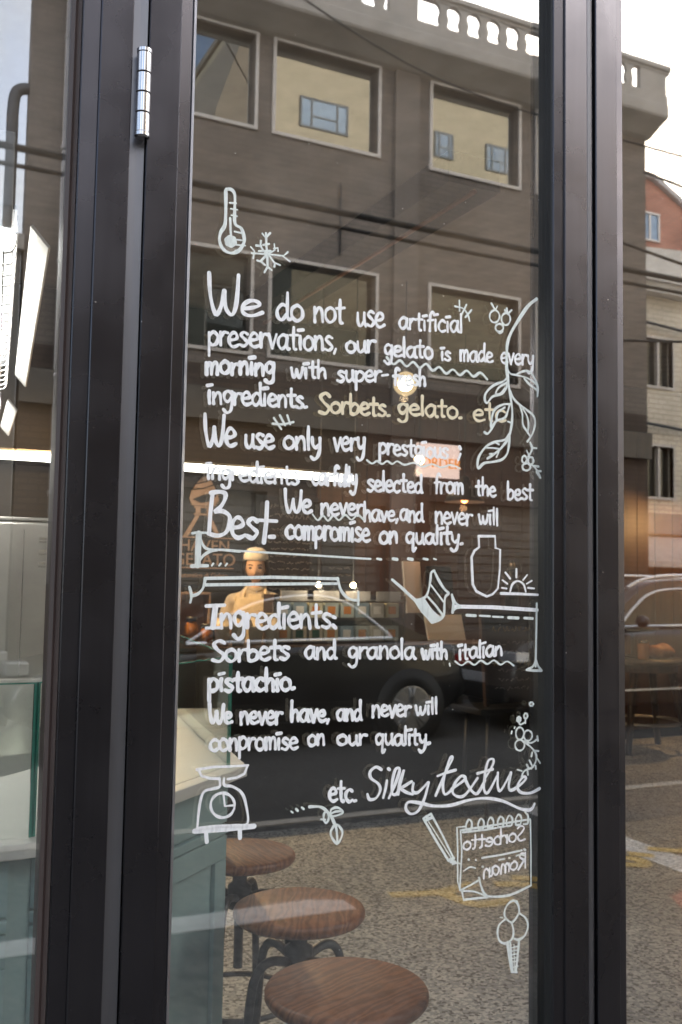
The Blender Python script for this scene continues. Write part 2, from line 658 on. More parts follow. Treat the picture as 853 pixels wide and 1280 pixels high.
mat('dark_cloth', (0.03, 0.03, 0.035), rough=0.9, var=0.2)
mat('paper', (0.74, 0.73, 0.74), rough=0.85, var=0.04)
mat('card', (0.50, 0.47, 0.44), rough=0.8, var=0.06)
mat('bread', (0.50, 0.20, 0.07), rough=0.6, var=0.35, scale=16, bump=0.4, bscale=30)
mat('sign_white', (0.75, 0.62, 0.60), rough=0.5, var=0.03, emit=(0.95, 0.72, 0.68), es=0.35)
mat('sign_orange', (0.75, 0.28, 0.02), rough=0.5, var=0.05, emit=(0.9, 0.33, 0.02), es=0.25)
mat('facade_render', (0.205, 0.175, 0.157), rough=0.85, var=0.1, scale=1.2, bump=0.05)
brick_mat('facade_brick', (0.205, 0.172, 0.152), (0.18, 0.152, 0.134), (0.152, 0.130, 0.117), bw=0.24, bh=0.075)
brick_mat('shaded_brick', (0.095, 0.068, 0.055), (0.075, 0.054, 0.045), (0.06, 0.047, 0.04), bw=0.24, bh=0.075)  # darker brown brick; the lower wall's shade is put into its colour
mat('cornice', (0.38, 0.35, 0.325), rough=0.85, var=0.12, scale=2.5, bump=0.1, bscale=20)
mat('window_alloy', (0.62, 0.57, 0.54), rough=0.45, var=0.05)
mat('reveal', (0.13, 0.115, 0.10), rough=0.8, var=0.1)
mat('pipe_grey', (0.42, 0.39, 0.385), rough=0.5, var=0.08)
mat('pipe_dark', (0.05, 0.055, 0.065), rough=0.45, metal=0.2, var=0.2)
brick_mat('red_brick', (0.48, 0.21, 0.155), (0.43, 0.19, 0.14), (0.28, 0.17, 0.13), bw=0.24, bh=0.075)
brick_mat('cream_tile', (0.78, 0.70, 0.585), (0.73, 0.65, 0.54), (0.52, 0.46, 0.385), bw=0.24, bh=0.10)
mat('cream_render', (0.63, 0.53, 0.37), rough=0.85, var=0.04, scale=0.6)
mat('cream_painted_shade', (0.26, 0.215, 0.165), rough=0.85, var=0.06, scale=0.6)  # darker cream; the shade on the tower's side is put into the colour
mat('white_render', (0.66, 0.63, 0.60), rough=0.8, var=0.05)
mat('blue_frame', (0.10, 0.11, 0.12), rough=0.5, var=0.1)
mat('shop_facade', (0.12, 0.125, 0.11), rough=0.8, var=0.12, scale=1.0)
mat('grey_neighbour', (0.20, 0.185, 0.17), rough=0.85, var=0.12, scale=1.0)
mat('shutter', (0.16, 0.15, 0.14), rough=0.6, var=0.15)
mat('tarp', (0.55, 0.50, 0.47), rough=0.7, var=0.12, scale=3, bump=0.4, bscale=4)
mat('cable', (0.012, 0.012, 0.013), rough=0.6, var=0.1)
mat('car_black', (0.007, 0.007, 0.009), rough=0.3, var=0.05, coat=0.5)
mat('car_brown', (0.10, 0.078, 0.064), rough=0.3, var=0.05, coat=0.6)
mat('car_glass', (0.02, 0.025, 0.022), rough=0.05, var=0.05, spec=1.0)
mat('tyre', (0.012, 0.012, 0.012), rough=0.85, var=0.2)
mat('rim', (0.38, 0.38, 0.39), rough=0.35, metal=0.7, var=0.08)
mat('lamp_red', (0.30, 0.012, 0.012), rough=0.2, var=0.1)
mat('lamp_clear', (0.6, 0.6, 0.62), rough=0.15, metal=0.4, var=0.05)
mat('plate', (0.6, 0.6, 0.62), rough=0.4, var=0.04)
mat('road_white', (0.52, 0.50, 0.48), rough=0.8, var=0.22, scale=14)
mat('road_cream', (0.42, 0.38, 0.33), rough=0.8, var=0.15, scale=12)
mat('road_yellow', (0.52, 0.33, 0.07), rough=0.8, var=0.2, scale=14)
mat('road_red', (0.45, 0.12, 0.09), rough=0.8, var=0.15, scale=14)
mat('bottle_green', (0.02, 0.06, 0.035), rough=0.15, var=0.1)
mat('amber', (0.45, 0.17, 0.04), rough=0.25, var=0.2)
mat('cup', (0.55, 0.45, 0.32), rough=0.6, var=0.15)
for i, c in enumerate(((0.42, 0.40, 0.36), (0.34, 0.38, 0.36), (0.40, 0.33, 0.24), (0.22, 0.30, 0.36), (0.45, 0.42, 0.30))):
    mat('box_%d' % i, c, rough=0.6, var=0.12, scale=20)
mat('screen', (0.012, 0.014, 0.02), rough=0.1, var=0.1)
speckle_mat('aggregate', (0.075, 0.071, 0.067), (0.035, 0.034, 0.033), (0.125, 0.118, 0.11), 44.0, 1.55)
speckle_mat('terrazzo', (0.42, 0.45, 0.48), (0.14, 0.15, 0.16), (0.72, 0.74, 0.76), 80.0, 1.5, rough=0.45)
speckle_mat('asphalt', (0.055, 0.053, 0.052), (0.035, 0.034, 0.034), (0.08, 0.078, 0.075), 90.0, 0)
glass_mat('pane_glass', 0.165, (0.95, 0.96, 0.95), specks=True)
glass_mat('guard_glass', 0.045, (0.95, 0.975, 0.965))
mat('guard_edge', (0.05, 0.30, 0.22), rough=0.15, var=0.1, spec=1.0)
glass_mat('jar_glass', 0.06, (0.9, 0.92, 0.9))
paint_mat('marker_white', (0.93, 0.93, 0.93))
paint_mat('marker_green', (0.78, 0.83, 0.79))
paint_mat('marker_cream', (0.84, 0.74, 0.52))
emis('tube_light', (1.0, 0.99, 0.96), 13.0)
emis('led_light', (1.0, 0.97, 0.88), 8.0)
emis('globe_light', (1.0, 0.80, 0.50), 12.0)
def frosted(name, col, strength, clear):
    m, n, l = nt(name)
    n.remove(n['Principled BSDF'])
    e = n.new('ShaderNodeEmission')
    e.inputs['Color'].default_value = tuple(col) + (1,)
    e.inputs['Strength'].default_value = strength
    t = n.new('ShaderNodeBsdfTransparent')
    mi = n.new('ShaderNodeMixShader')
    mi.inputs[0].default_value = 1.0 - clear
    l.new(t.outputs[0], mi.inputs[1])
    l.new(e.outputs[0], mi.inputs[2])
    l.new(mi.outputs[0], n['Material Output'].inputs['Surface'])
    MATS[name] = m


frosted('frosted_globe', (1.0, 0.72, 0.38), 0.55, 0.6)
mat('sleeve_cloth', (0.50, 0.43, 0.35), rough=0.9, var=0.25, scale=14, bump=0.3, bscale=18)
mat('reflector_grey', (0.09, 0.09, 0.092), rough=0.5, var=0.05)
emis('warm_bulb', (1.0, 0.70, 0.32), 14.0)
emis('red_bulb', (1.0, 0.33, 0.12), 1.2)


def mirror_glass(name, refl, tint):
    """Coated window pane of the building opposite: dark behind, strongly reflecting."""
    m, n, l = nt(name)
    b = n['Principled BSDF']
    b.inputs['Base Color'].default_value = tuple(tint) + (1,)
    b.inputs['Roughness'].default_value = 0.5
    b.inputs['Specular IOR Level'].default_value = 0.0
    g = n.new('ShaderNodeBsdfGlossy')
    g.inputs['Roughness'].default_value = 0.0
    g.inputs['Color'].default_value = (0.97, 1.0, 1.0, 1)
    mi = n.new('ShaderNodeMixShader')
    mi.inputs[0].default_value = refl
    l.new(b.outputs[0], mi.inputs[1])
    l.new(g.outputs[0], mi.inputs[2])
    l.new(mi.outputs[0], n['Material Output'].inputs['Surface'])
    MATS[name] = m


mirror_glass('coated_glass', 0.5, (0.03, 0.035, 0.033))
mirror_glass('sky_glass', 0.10, (0.14, 0.24, 0.38))
mirror_glass('dark_glass', 0.12, (0.03, 0.035, 0.033))

# ---------------------------------------------------------------- ground and road
GY = -4.40
b = MB().box(-300, 300, GY, 0.045, -0.20, 0.0)
struct(b.build('pavement', 'aggregate'))
b = MB().box(-300, 300, -300, GY, -0.20, -0.012)
struct(b.build('road', 'asphalt'))
b = MB().box(-300, 300, 6.6, 300, -0.20, -0.02)
struct(b.build('ground', 'asphalt'))
b = MB().box(-60, 60, GY - 0.11, GY - 0.002, -0.012, 0.006)
tag(struct(b.build('kerb_line', 'road_cream')), 'pale kerb line along the far edge of the speckled pavement', 'kerb')
z = 0.004


def flat(pts, zz=z):
    return MB().prism(pts, zz - 0.003, zz, 'z')


tag(struct(flat([(-1.5, -2.80), (2.21, -2.74), (2.21, -2.88), (2.05, -2.95), (-1.5, -2.955)]).build('road_marking', 'road_white')), 'white painted bay line ending beside the stools', 'road marking')
tag(struct(flat([(4.10, -2.1), (4.34, -2.1), (4.42, -4.2), (4.22, -4.2)]).build('road_marking', 'road_white')), 'white painted bay line running away from the window', 'road marking')
m = MB()


def stroke(mb, pts, w, zz=z):
    pts = smooth_path(pts)
    L, R = [], []
    for i, p in enumerate(pts):
        a = Vector(pts[min(i + 1, len(pts) - 1)]) - Vector(pts[max(i - 1, 0)])
        nrm = Vector((-a.y, a.x)).normalized() * w / 2
        L.append((p[0] + nrm.x, p[1] + nrm.y, zz))
        R.append((p[0] - nrm.x, p[1] - nrm.y, zz))
    k = len(pts)
    mb.add(L + R, [(i, i + 1, k + i + 1, k + i) for i in range(k - 1)])


for q, pts in enumerate(([(2.46, -2.86), (2.72, -2.80), (2.95, -2.86)], [(2.72, -2.84), (2.74, -2.66), (2.80, -2.55), (3.0, -2.56)], [(3.05, -2.80), (3.2, -2.72), (3.3, -2.56)], [(3.2, -2.86), (3.36, -2.74), (3.5, -2.56)])):
    stroke(m, pts, 0.085, 0.004 + 0.0006 * q)
tag(struct(m.build('road_marking', 'road_yellow', merge=False)), 'worn yellow painted lettering on the pavement below the notepad drawing', 'road marking')
m = MB()
for q, pts in enumerate(([(3.9, -2.86), (4.02, -2.76), (4.08, -2.86), (3.98, -2.94), (3.9, -2.86)], [(4.12, -2.98), (4.22, -2.88)], [(4.3, -3.02), (4.45, -2.9), (4.6, -2.92)])):
    stroke(m, pts, 0.085, 0.0065 + 0.0006 * q)
tag(struct(m.build('road_marking', 'road_yellow', merge=False)), 'worn yellow painted lettering across the white bay line', 'road marking')
tag(struct(flat([(3.76, -2.28), (3.92, -2.34), (3.9, -1.95), (3.62, -2.02)]).build('road_marking', 'road_red')), 'faded red painted patch on the pavement', 'road marking')

# ---------------------------------------------------------------- building opposite (seen in the panes)
FY = -10.0
bld = thing('brick_building', 'dark brown brick building with a balustraded roof edge across the street', 'building', (0, FY, 0))
WX = [(2.80, 4.30), (4.59, 6.10), (6.97, 8.45), (8.79, 10.30)]
X0, X1 = 1.53, 10.92


def wall_with_holes(mb, x0, x1, z0, z1, holes, y0, y1, k=0):
    xs = sorted({x0, x1} | {h[0] for h in holes} | {h[1] for h in holes})
    zs = sorted({z0, z1} | {h[2] for h in holes} | {h[3] for h in holes})
    for i in range(len(xs) - 1):
        j = 0
        while j < len(zs) - 1:
            cx, cz = (xs[i] + xs[i + 1]) / 2, (zs[j] + zs[j + 1]) / 2
            if any(h[0] < cx < h[1] and h[2] < cz < h[3] for h in holes):
                j += 1
                continue
            e = j
            while e + 1 < len(zs) - 1 and not any(h[0] < cx < h[1] and h[2] < (zs[e + 1] + zs[e + 2]) / 2 < h[3] for h in holes):
                e += 1
            mb.box(xs[i], xs[i + 1], y0, y1, zs[j], zs[e + 1], k)
            j = e + 1


rows = [(7.41, 8.63), (4.46, 5.71)]
holes = [(a, c, z0, z1) for a, c in WX for z0, z1 in rows]
gh = [(2.2, 4.6, 0.0, 2.7), (5.2, 6.3, 0.0, 2.6), (7.0, 10.0, 0.9, 2.7)]
m = MB()
wall_with_holes(m, X0, X1, 4.25, 6.55, [h for h in holes if h[3] < 6.5], -0.22, 0.0)
m.build('wall', 'facade_brick', bld)
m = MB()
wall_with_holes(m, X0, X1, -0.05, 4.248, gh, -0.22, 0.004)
m.build('wall', 'shaded_brick', bld, 'brown brick ground floor wall, its shade put into a darker colour')
m = MB()
wall_with_holes(m, X0, X1, 6.552, 8.95, [h for h in holes if h[3] > 6.5], -0.22, -0.006)
m.build('wall', 'facade_brick', bld)
MB().prism([(X0 + 0.01, -0.225), (X0 + 3.2, -6.0), (X1 - 0.01, -6.0), (X1 - 0.01, -0.225)], -0.05, 8.95, 'z').build('core', 'facade_render', bld)
m = MB().box(6.36, 6.74, 0.002, 0.05, 0.0, 8.7)
m.build('pilaster', 'facade_render', bld)
for i, (a, c) in enumerate(WX):
    for z0, z1 in rows:
        w = MB()
        t, d0, d1 = 0.045, -0.03, 0.025
        w.box(a - t, a, d0, d1, z0 - t, z1 + t).box(c, c + t, d0, d1, z0 - t, z1 + t).box(a, c, d0, d1, z1, z1 + t).box(a, c, d0, d1, z0 - t, z0)
        wo = w.build('window', 'window_alloy', bld)
        MB().box(a - 0.002, c + 0.002, -0.15, -0.115, z0 - 0.002, z1 + 0.002).build('pane', 'coated_glass' if z0 > 6 else 'dark_glass', wo)
for a, c, z0, z1 in gh:
    so_ = MB().box(a, c, -0.19, -0.15, z0, z1)
    for q in range(int((z1 - z0) / 0.12)):
        so_.box(a, c, -0.148, -0.135, z0 + q * 0.12 + 0.01, z0 + q * 0.12 + 0.1)
    so_.build('shutter', 'shutter', bld)
# cornice and parapet, projecting half a metre towards the street
prof = [(0.0, 8.66), (0.10, 8.68), (0.22, 8.74), (0.36, 8.80), (0.45, 8.83), (0.47, 8.86), (0.47, 9.02), (0.455, 9.04), (0.455, 9.19), (0.385, 9.19), (0.36, 9.06), (0.0, 9.04)]
MB().prism(prof, X0, X1 + 0.03, 'x').build('cornice', 'cornice', bld)
prof = [(0.375, 9.53), (0.46, 9.53), (0.465, 9.565), (0.50, 9.58), (0.50, 9.645), (0.455, 9.68), (0.33, 9.68), (0.33, 9.58), (0.375, 9.56)]
MB().prism(prof, X0, X1 + 0.06, 'x').build('parapet_rail', 'cornice', bld)
piers = [(X0, X0 + 0.45), (3.9, 4.35), (6.02, 6.46), (8.56, 9.72), (10.40, X1)]
for a, c in piers:
    MB().box(a, c, 0.365, 0.452, 9.192, 9.529).build('parapet_pier', 'cornice', bld)
bp_ = [(0.085, 9.192), (0.085, 9.205), (0.058, 9.215), (0.058, 9.25), (0.074, 9.29), (0.078, 9.32), (0.064, 9.37), (0.05, 9.41)]
bp_ += [(0.1645 - 0.1145 * math.cos(math.radians(a_)), 9.41 + 0.1145 * math.sin(math.radians(a_))) for a_ in (20, 40, 55, 70, 80, 90)]
xb = X0 + 0.62 + 0.086
while xb < X1 - 0.2:
    if not any(a - 0.12 < xb < c + 0.12 for a, c in piers):
        MB().prism([(xb + s_ * w_, z_) for w_, z_ in bp_[::-1] for s_ in (-1,)] + [(xb + w_, z_) for w_, z_ in bp_], 0.395, 0.452, 'y').build('baluster', 'cornice', bld)
    xb += 0.331
m = MB().tube([(1.95, 0.07, 1.5), (1.95, 0.07, 8.62)], 0.055)
for q in range(5):
    m.tube([(1.95, 0.07, 2.5 + q * 1.35), (1.95, 0.07, 2.56 + q * 1.35)], 0.066)
m.build('downpipe', 'pipe_grey', bld)
MB().tube([(2.45, 0.04, 2.4), (2.47, 0.04, 6.4), (2.3, 0.04, 6.9)], 0.03).build('conduit', 'pipe_dark', bld)
MB().tube([(5.55, 0.02, 5.9), (5.55, 0.02, 6.9)], 0.012).build('conduit', 'pipe_dark', bld)
m = MB().tube(smooth_path([(1.36, -0.1, 5.6), (1.36, -0.1, 6.6), (1.36, -0.1, 7.0), (1.39, -0.1, 7.2), (1.49, -0.1, 7.27), (1.62, -0.1, 7.27)]), 0.068, n=14)
m.build('flue_pipe', 'pipe_dark', bld)
MB().box(X0, X1, 0.0, 0.10, 3.55, 3.95).build('signboard', 'reveal', bld)

nb = thing('house', 'low grey flat roofed house beside the flue pipe across the street', 'building', (0, FY, 0))
m = MB()
wall_with_holes(m, -9.0, 1.5, 0, 5.3, [(-1.6, 0.2, 2.9, 4.3), (-5.0, -3.2, 2.9, 4.3), (-6.5, 0.5, 0, 2.5)], -0.25, 0.0)
m.box(-9.0, 1.5, -6, -0.26, 0, 5.28)
m.build('wall', 'grey_neighbour', nb)
MB().box(-9.05, 1.52, -6.05, 0.08, 5.302, 5.48).build('roof', 'cornice', nb)
for a, c in ((-1.6, 0.2), (-5.0, -3.2)):
    w = MB().box(a, c, -0.12, -0.02, 4.24, 4.3).box(a, c, -0.12, -0.02, 2.9, 2.96).box(a, a + 0.06, -0.12, -0.02, 2.96, 4.24).box(c - 0.06, c, -0.12, -0.02, 2.96, 4.24).box((a + c) / 2 - 0.03, (a + c) / 2 + 0.03, -0.12, -0.02, 2.96, 4.24).build('window', 'window_alloy', nb)
    MB().box(a, c, -0.18, -0.14, 2.9, 4.3).build('pane', 'dark_glass', w)
MB().box(-6.5, 0.5, -0.2, -0.15, 0, 2.5).build('shutter', 'shutter', nb)

# ---------------------------------------------------------------- houses further right
ct = thing('house', 'cream tiled house with an awning, right of the brown building', 'building', (0, -13.0, 0))
m = MB()
H = [(13.72, 14.42, 5.55, 6.50), (16.2, 17.6, 5.55, 6.50), (13.72, 14.42, 3.35, 4.35), (16.2, 17.6, 3.35, 4.35)]
wall_with_holes(m, 11.6, 22.0, 0, 7.35, H + [(12.4, 16.4, 0, 2.2)], -0.25, 0)
m.box(11.6, 22.0, -3.6, -0.26, 0, 7.3)
m.build('wall', 'cream_tile', ct)
m = MB().prism([(11.4, 7.36), (22.2, 7.36), (22.2, 8.9), (11.4, 8.05)], -3.7, 0.25, 'y')
m.box(11.4, 22.2, 0.252, 0.36, 7.55, 7.68)
m.build('parapet', 'white_render', ct)
for a, c, z0, z1 in H:
    hw = (a + c) / 2
    w = MB().box(a - .04, c + .04, -0.1, 0.02, z1, z1 + .05).box(a - .04, c + .04, -0.1, 0.04, z0 - .05, z0).box(a - .04, a, -0.1, 0.02, z0, z1).box(c, c + .04, -0.1, 0.02, z0, z1).box(hw - .03, hw + .03, -0.1, -0.02, z0, z1).build('window', 'window_alloy', ct)
    MB().box(a, c, -0.2, -0.14, z0, z1).build('pane', 'dark_glass', w)
MB().box(11.6, 22.0, 0.002, 0.14, 2.62, 3.02).build('signboard', 'cornice', ct)
MB().box(12.4, 16.4, -0.2, -0.15, 0, 2.2).build('shutter', 'shutter', ct)
m = MB().prism([(0.0, 2.58), (0.5, 2.5), (1.2, 2.05), (1.22, 1.95), (1.2, 1.93), (0.0, 2.5)], 11.9, 17.5, 'x')
m.build('awning', 'tarp', ct)
m = MB()
for q, (zc, xx) in enumerate(((4.75, 11.6), (6.75, 11.6))):
    m.tube([(11.4 + k * 0.8, 0.12, zc + 0.06 * math.sin(k)) for k in range(14)], 0.03)
m.build('conduit', 'pipe_dark', ct)

rb = thing('house', 'red brick house with a sloping roof rising behind the cream tiled house', 'building', (0, -17.0, 0))
m = MB().prism([(11.8, 0), (30, 0), (30, 8.0), (19.6, 11.0), (17.7, 11.95), (11.8, 12.4)], -7, -0.3, 'y')
m.prism([(11.8, 0), (30, 0), (30, 8.0), (19.6, 11.0), (17.7, 11.95), (17.2, 11.99), (11.8, 12.4)], -0.299, 0.0, 'y')
m.build('wall', 'red_brick', rb)
MB().prism([(11.7, 12.41), (17.7, 11.97), (19.6, 11.02), (30.2, 8.0), (30.2, 8.12), (19.62, 11.14), (17.74, 12.09), (11.7, 12.53)], -7.1, 0.12, 'y').build('roof', 'pipe_grey', rb)
for a, c, z0, z1 in ((17.3, 17.95, 10.35, 11.1), (14.6, 15.3, 10.4, 11.1), (17.3, 18.0, 8.3, 9.1)):
    w = MB().box(a, c, -0.02, 0.06, z1 - .05, z1).box(a, c, -0.02, 0.06, z0, z0 + .05).box(a, a + .05, -0.02, 0.06, z0 + .05, z1 - .05).box(c - .05, c, -0.02, 0.06, z0 + .05, z1 - .05).box((a + c) / 2 - .03, (a + c) / 2 + .03, -0.02, 0.05, z0 + .05, z1 - .05).build('window', 'window_alloy', rb)
    MB().box(a + .02, c - .02, 0.004, 0.02, z0 + .02, z1 - .02).build('pane', 'sky_glass', w)

# ---------------------------------------------------------------- tower on the shop's own side, seen twice reflected
tw = thing('tower', 'tall cream apartment tower reflected in the upper windows opposite', 'building', (0, 6.0, 0))
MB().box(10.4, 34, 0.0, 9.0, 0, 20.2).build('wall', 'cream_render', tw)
MB().box(10.3, 34.1, -0.12, 9.1, 20.2, 20.45).build('roof', 'cream_painted_shade', tw)
MB().prism([(9.10, 0), (10.398, 0), (10.398, 19.9), (9.10, 15.9)], 0.02, 7.0, 'y').build('stair_wing', 'cream_painted_shade', tw)
for x0, x1, z0, z1 in ((11.87, 13.58, 16.0, 17.0), (11.9, 13.6, 18.2, 18.95), (16.85, 17.6, 16.05, 16.95), (18.93, 20.0, 16.0, 16.95), (11.87, 13.58, 13.6, 14.5), (16.85, 17.6, 13.6, 14.5), (18.93, 20.0, 13.6, 14.5), (16.85, 17.6, 18.2, 18.95), (18.93, 20.0, 18.2, 18.95)):
    t = 0.07
    w = MB().box(x0, x1, -0.04, 0.02, z1 - t, z1).box(x0, x1, -0.04, 0.02, z0, z0 + t).box(x0, x0 + t, -0.04, 0.02, z0 + t, z1 - t).box(x1 - t, x1, -0.04, 0.02, z0 + t, z1 - t)
    xa, xc = x0 + (x1 - x0) * 0.24, x0 + (x1 - x0) * 0.77
    w.box(xa - .03, xa + .03, -0.04, 0.02, z0 + t, z1 - t).box(xc - .03, xc + .03, -0.04, 0.02, z0 + t, z1 - t).box(xa + .03, xc - .03, -0.04, 0.02, z0 + .38 * (z1 - z0), z0 + .38 * (z1 - z0) + .05)
    wo = w.build('window', 'blue_frame', tw)
    MB().box(x0 + .01, x1 - .01, -0.02, -0.005, z0 + .01, z1 - .01).build('pane', 'sky_glass', wo)

# ---------------------------------------------------------------- the shop: floor, walls, ceiling, upper front
b = MB().box(-3.6, 8.6, 0.047, 6.39, -0.2, 0.0)
struct(b.build('floor', 'terrazzo'))
b = MB().box(-3.6, 8.6, 0.305, 6.39, 3.69, 3.79)
struct(b.build('ceiling', 'dark_ceiling'))
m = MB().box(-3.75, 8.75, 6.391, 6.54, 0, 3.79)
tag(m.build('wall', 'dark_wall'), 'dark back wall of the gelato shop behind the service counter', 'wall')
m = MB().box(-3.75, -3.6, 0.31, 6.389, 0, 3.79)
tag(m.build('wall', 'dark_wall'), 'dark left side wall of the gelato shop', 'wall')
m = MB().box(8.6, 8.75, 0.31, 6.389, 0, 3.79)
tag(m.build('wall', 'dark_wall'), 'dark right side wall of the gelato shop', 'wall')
m = MB()
xx = 3.62
while xx < 8.4:
    m.box(xx, min(xx + 0.24, 8.55), 6.345, 6.385, 0.1, 3.2)
    xx += 0.246
tag(m.build('wood_panelling', 'wall_wood', bevel=0.003), 'brown vertical wood planks lining the back wall right of the menu boards', 'panelling')

up_ = thing('shop_building', 'dark grey upper storeys above the shopfront', 'building', (0, 0, 0))
m = MB()
hh = [(x, x + 1.4, zz, zz + 1.3) for x in (-5, -2.6, -0.2, 2.2, 4.6, 7.0) for zz in (4.7, 7.3)]
wall_with_holes(m, -8, 9.2, 3.30, 10.2, hh, 0.04, 0.30)
m.box(-8, 8.8, 0.302, 5.5, 3.80, 10.2)
m.build('wall', 'shop_facade', up_)
for a, c, z0, z1 in hh:
    w = MB().box(a, c, 0.10, 0.16, z1 - .06, z1).box(a, c, 0.10, 0.16, z0, z0 + .06).box(a, a + .06, 0.10, 0.16, z0 + .06, z1 - .06).box(c - .06, c, 0.10, 0.16, z0 + .06, z1 - .06).build('window', 'window_alloy', up_)
    MB().box(a, c, 0.2, 0.24, z0, z1).build('pane', 'dark_glass', w)
MB().box(-8, -1.42, 0.04, 0.30, 0, 3.298).build('pier', 'shop_facade', up_)
MB().box(2.92, 9.2, 0.04, 0.30, 0, 3.298).build('pier', 'shop_facade', up_)
MB().box(-1.45, 2.95, -0.03, 0.03, 3.10, 3.55).build('fascia', 'anodised', up_)

# ---------------------------------------------------------------- shopfront: fixed frame, side windows
fr_ = thing('shopfront_frame', 'dark anodised fixed door frame with head, sill and mullions of the shopfront', 'frame', (0, 0, 0))


def member(name, pts, z0, z1, m_, parent, lab=None):
    return MB().prism(pts, z0, z1, 'z').build(name, m_, parent, lab)


member('mullion', [(0.277, 0.05), (0.277, -0.0235), (0.2785, -0.0255), (0.3035, -0.0275), (0.3045, -0.031), (0.306, -0.0322), (0.3545, -0.0322), (0.356, -0.0305), (0.356, 0.05)], 0.06, 3.04, 'anodised', fr_)
member('gasket', [(0.262, 0.03), (0.262, 0.012), (0.2625, -0.006), (0.268, -0.010), (0.2715, -0.0085), (0.2765, -0.0185), (0.2768, 0.03)], 0.06, 3.04, 'gasket_brown', fr_)
member('cover_strip', [(0.3562, 0.04), (0.3562, -0.0245), (0.368, -0.0255), (0.3800, -0.0275), (0.3816, -0.0255), (0.3816, 0.04)], 0.06, 3.04, 'anodised_sky_lit', fr_)
member('mullion', [(1.3025, 0.05), (1.3025, -0.030), (1.304, -0.0322), (1.3562, -0.0322), (1.3577, -0.031), (1.3587, -0.0275), (1.3770, -0.0255), (1.3792, -0.0215), (1.3792, 0.05)], 0.06, 3.04, 'anodised', fr_)
member('cover_strip', [(1.2800, 0.04), (1.2800, -0.020), (1.286, -0.0255), (1.293, -0.027), (1.298, -0.0255), (1.3023, -0.020), (1.3023, 0.04)], 0.06, 3.04, 'anodised_sky_lit', fr_)
MB().box(-1.42, 2.92, -0.034, 0.06, 3.041, 3.095).build('head', 'anodised', fr_, bevel=0.002)
MB().box(-1.42, 2.92, -0.034, 0.06, 0.001, 0.059).build('sill', 'anodised', fr_, bevel=0.002)
for xa in (-1.42, 2.83):
    MB().box(xa, xa + 0.09, -0.033, 0.055, 0.06, 3.04).build('end_post', 'anodised', fr_, bevel=0.002)
for nm, lb, a, c in (('shop_window', 'fixed clear window pane left of the hinged door, showing the caged lights', -1.33, 0.270), ('shop_window', 'fixed clear window pane right of the door, reflecting cream and red houses', 1.379, 2.83)):
    o = thing(nm, lb, 'window', ((a + c) / 2, 0, 0))
    w = c - a
    MB().box(-w / 2 - 0.008, w / 2 + (0.0 if c < 1 else 0.008), 0.0, 0.010, 0.055, 3.045).build('glass_pane', 'pane_glass', o)
    MB().box(-w / 2, w / 2, -0.006, -0.0006, 0.06, 0.075).build('bead', 'gasket', o)

# ---------------------------------------------------------------- the glazed door with its painted writing
door = thing('glass_door', 'glazed dark metal door covered in white handwriting and drawings', 'door', (0.38, 0, 0))
DX = 0.38


def dm(name, pts, m_):
    return MB().prism([(x - DX, y) for x, y in pts], 0.068, 3.03, 'z').build(name, m_, door)


dm('stile', [(0.3822, 0.05), (0.3822, -0.0305), (0.3835, -0.0322), (0.4335, -0.0322), (0.435, -0.031), (0.4362, -0.0275), (0.4545, -0.0255), (0.4568, -0.0235), (0.4630, -0.0120), (0.4640, 0.0), (0.4640, 0.05)], 'anodised')
dm('edge_highlight', [(0.4570, -0.0225), (0.4580, -0.0248), (0.4642, -0.0180), (0.4650, -0.001), (0.4641, -0.001), (0.4632, -0.0125)], 'highlight_alloy')  # pale strip along the stile; the edge highlight is put into its colour
dm('stile', [(1.2005, 0.05), (1.2005, -0.0225), (1.2020, -0.0250), (1.2230, -0.0275), (1.2240, -0.031), (1.2255, -0.0322), (1.2785, -0.0322), (1.2797, -0.0305), (1.2797, 0.05)], 'anodised')
dm('gasket', [(1.1955, 0.03), (1.1955, -0.004), (1.1968, -0.009), (1.1972, -0.014), (1.1985, -0.0195), (1.2003, -0.0215), (1.2003, 0.03)], 'gasket')
for z0, z1 in ((0.068, 0.19), (2.93, 3.03)):
    MB().box(0.4655 - DX, 1.195 - DX, -0.030, 0.05, z0, z1).build('rail', 'anodised', door, bevel=0.002)
pane = MB().box(0.461 - DX, 1.1975 - DX, 0.0, 0.010, 0.16, 2.96).build('glass_pane', 'pane_glass', door)
h = MB()
hx, hy = 0.3725 - DX, -0.0415
zs = [2.2600, 2.2925, 2.3255, 2.3585, 2.3925]
for a, c in zip(zs[:-1], zs[1:]):
    h.lathe([(0.0, a + 0.0006), (0.0106, a + 0.0006), (0.0116, a + 0.0016), (0.0116, c - 0.0016), (0.0106, c - 0.0006), (0.0, c - 0.0006)], (hx, hy, 0), n=56, smooth=False)
for s, e in ((2.2600, -1), (2.3925, 1)):
    h.lathe([(0.0, s), (0.0122, s), (0.0122, s + e * 0.0055), (0.0095, s + e * 0.008), (0.0, s + e * 0.008)], (hx, hy, 0), n=56, smooth=False)
h.box(hx - 0.004, hx + 0.004, hy + 0.006, -0.020, 2.262, 2.390)
h.build('hinge', 'chrome', door)

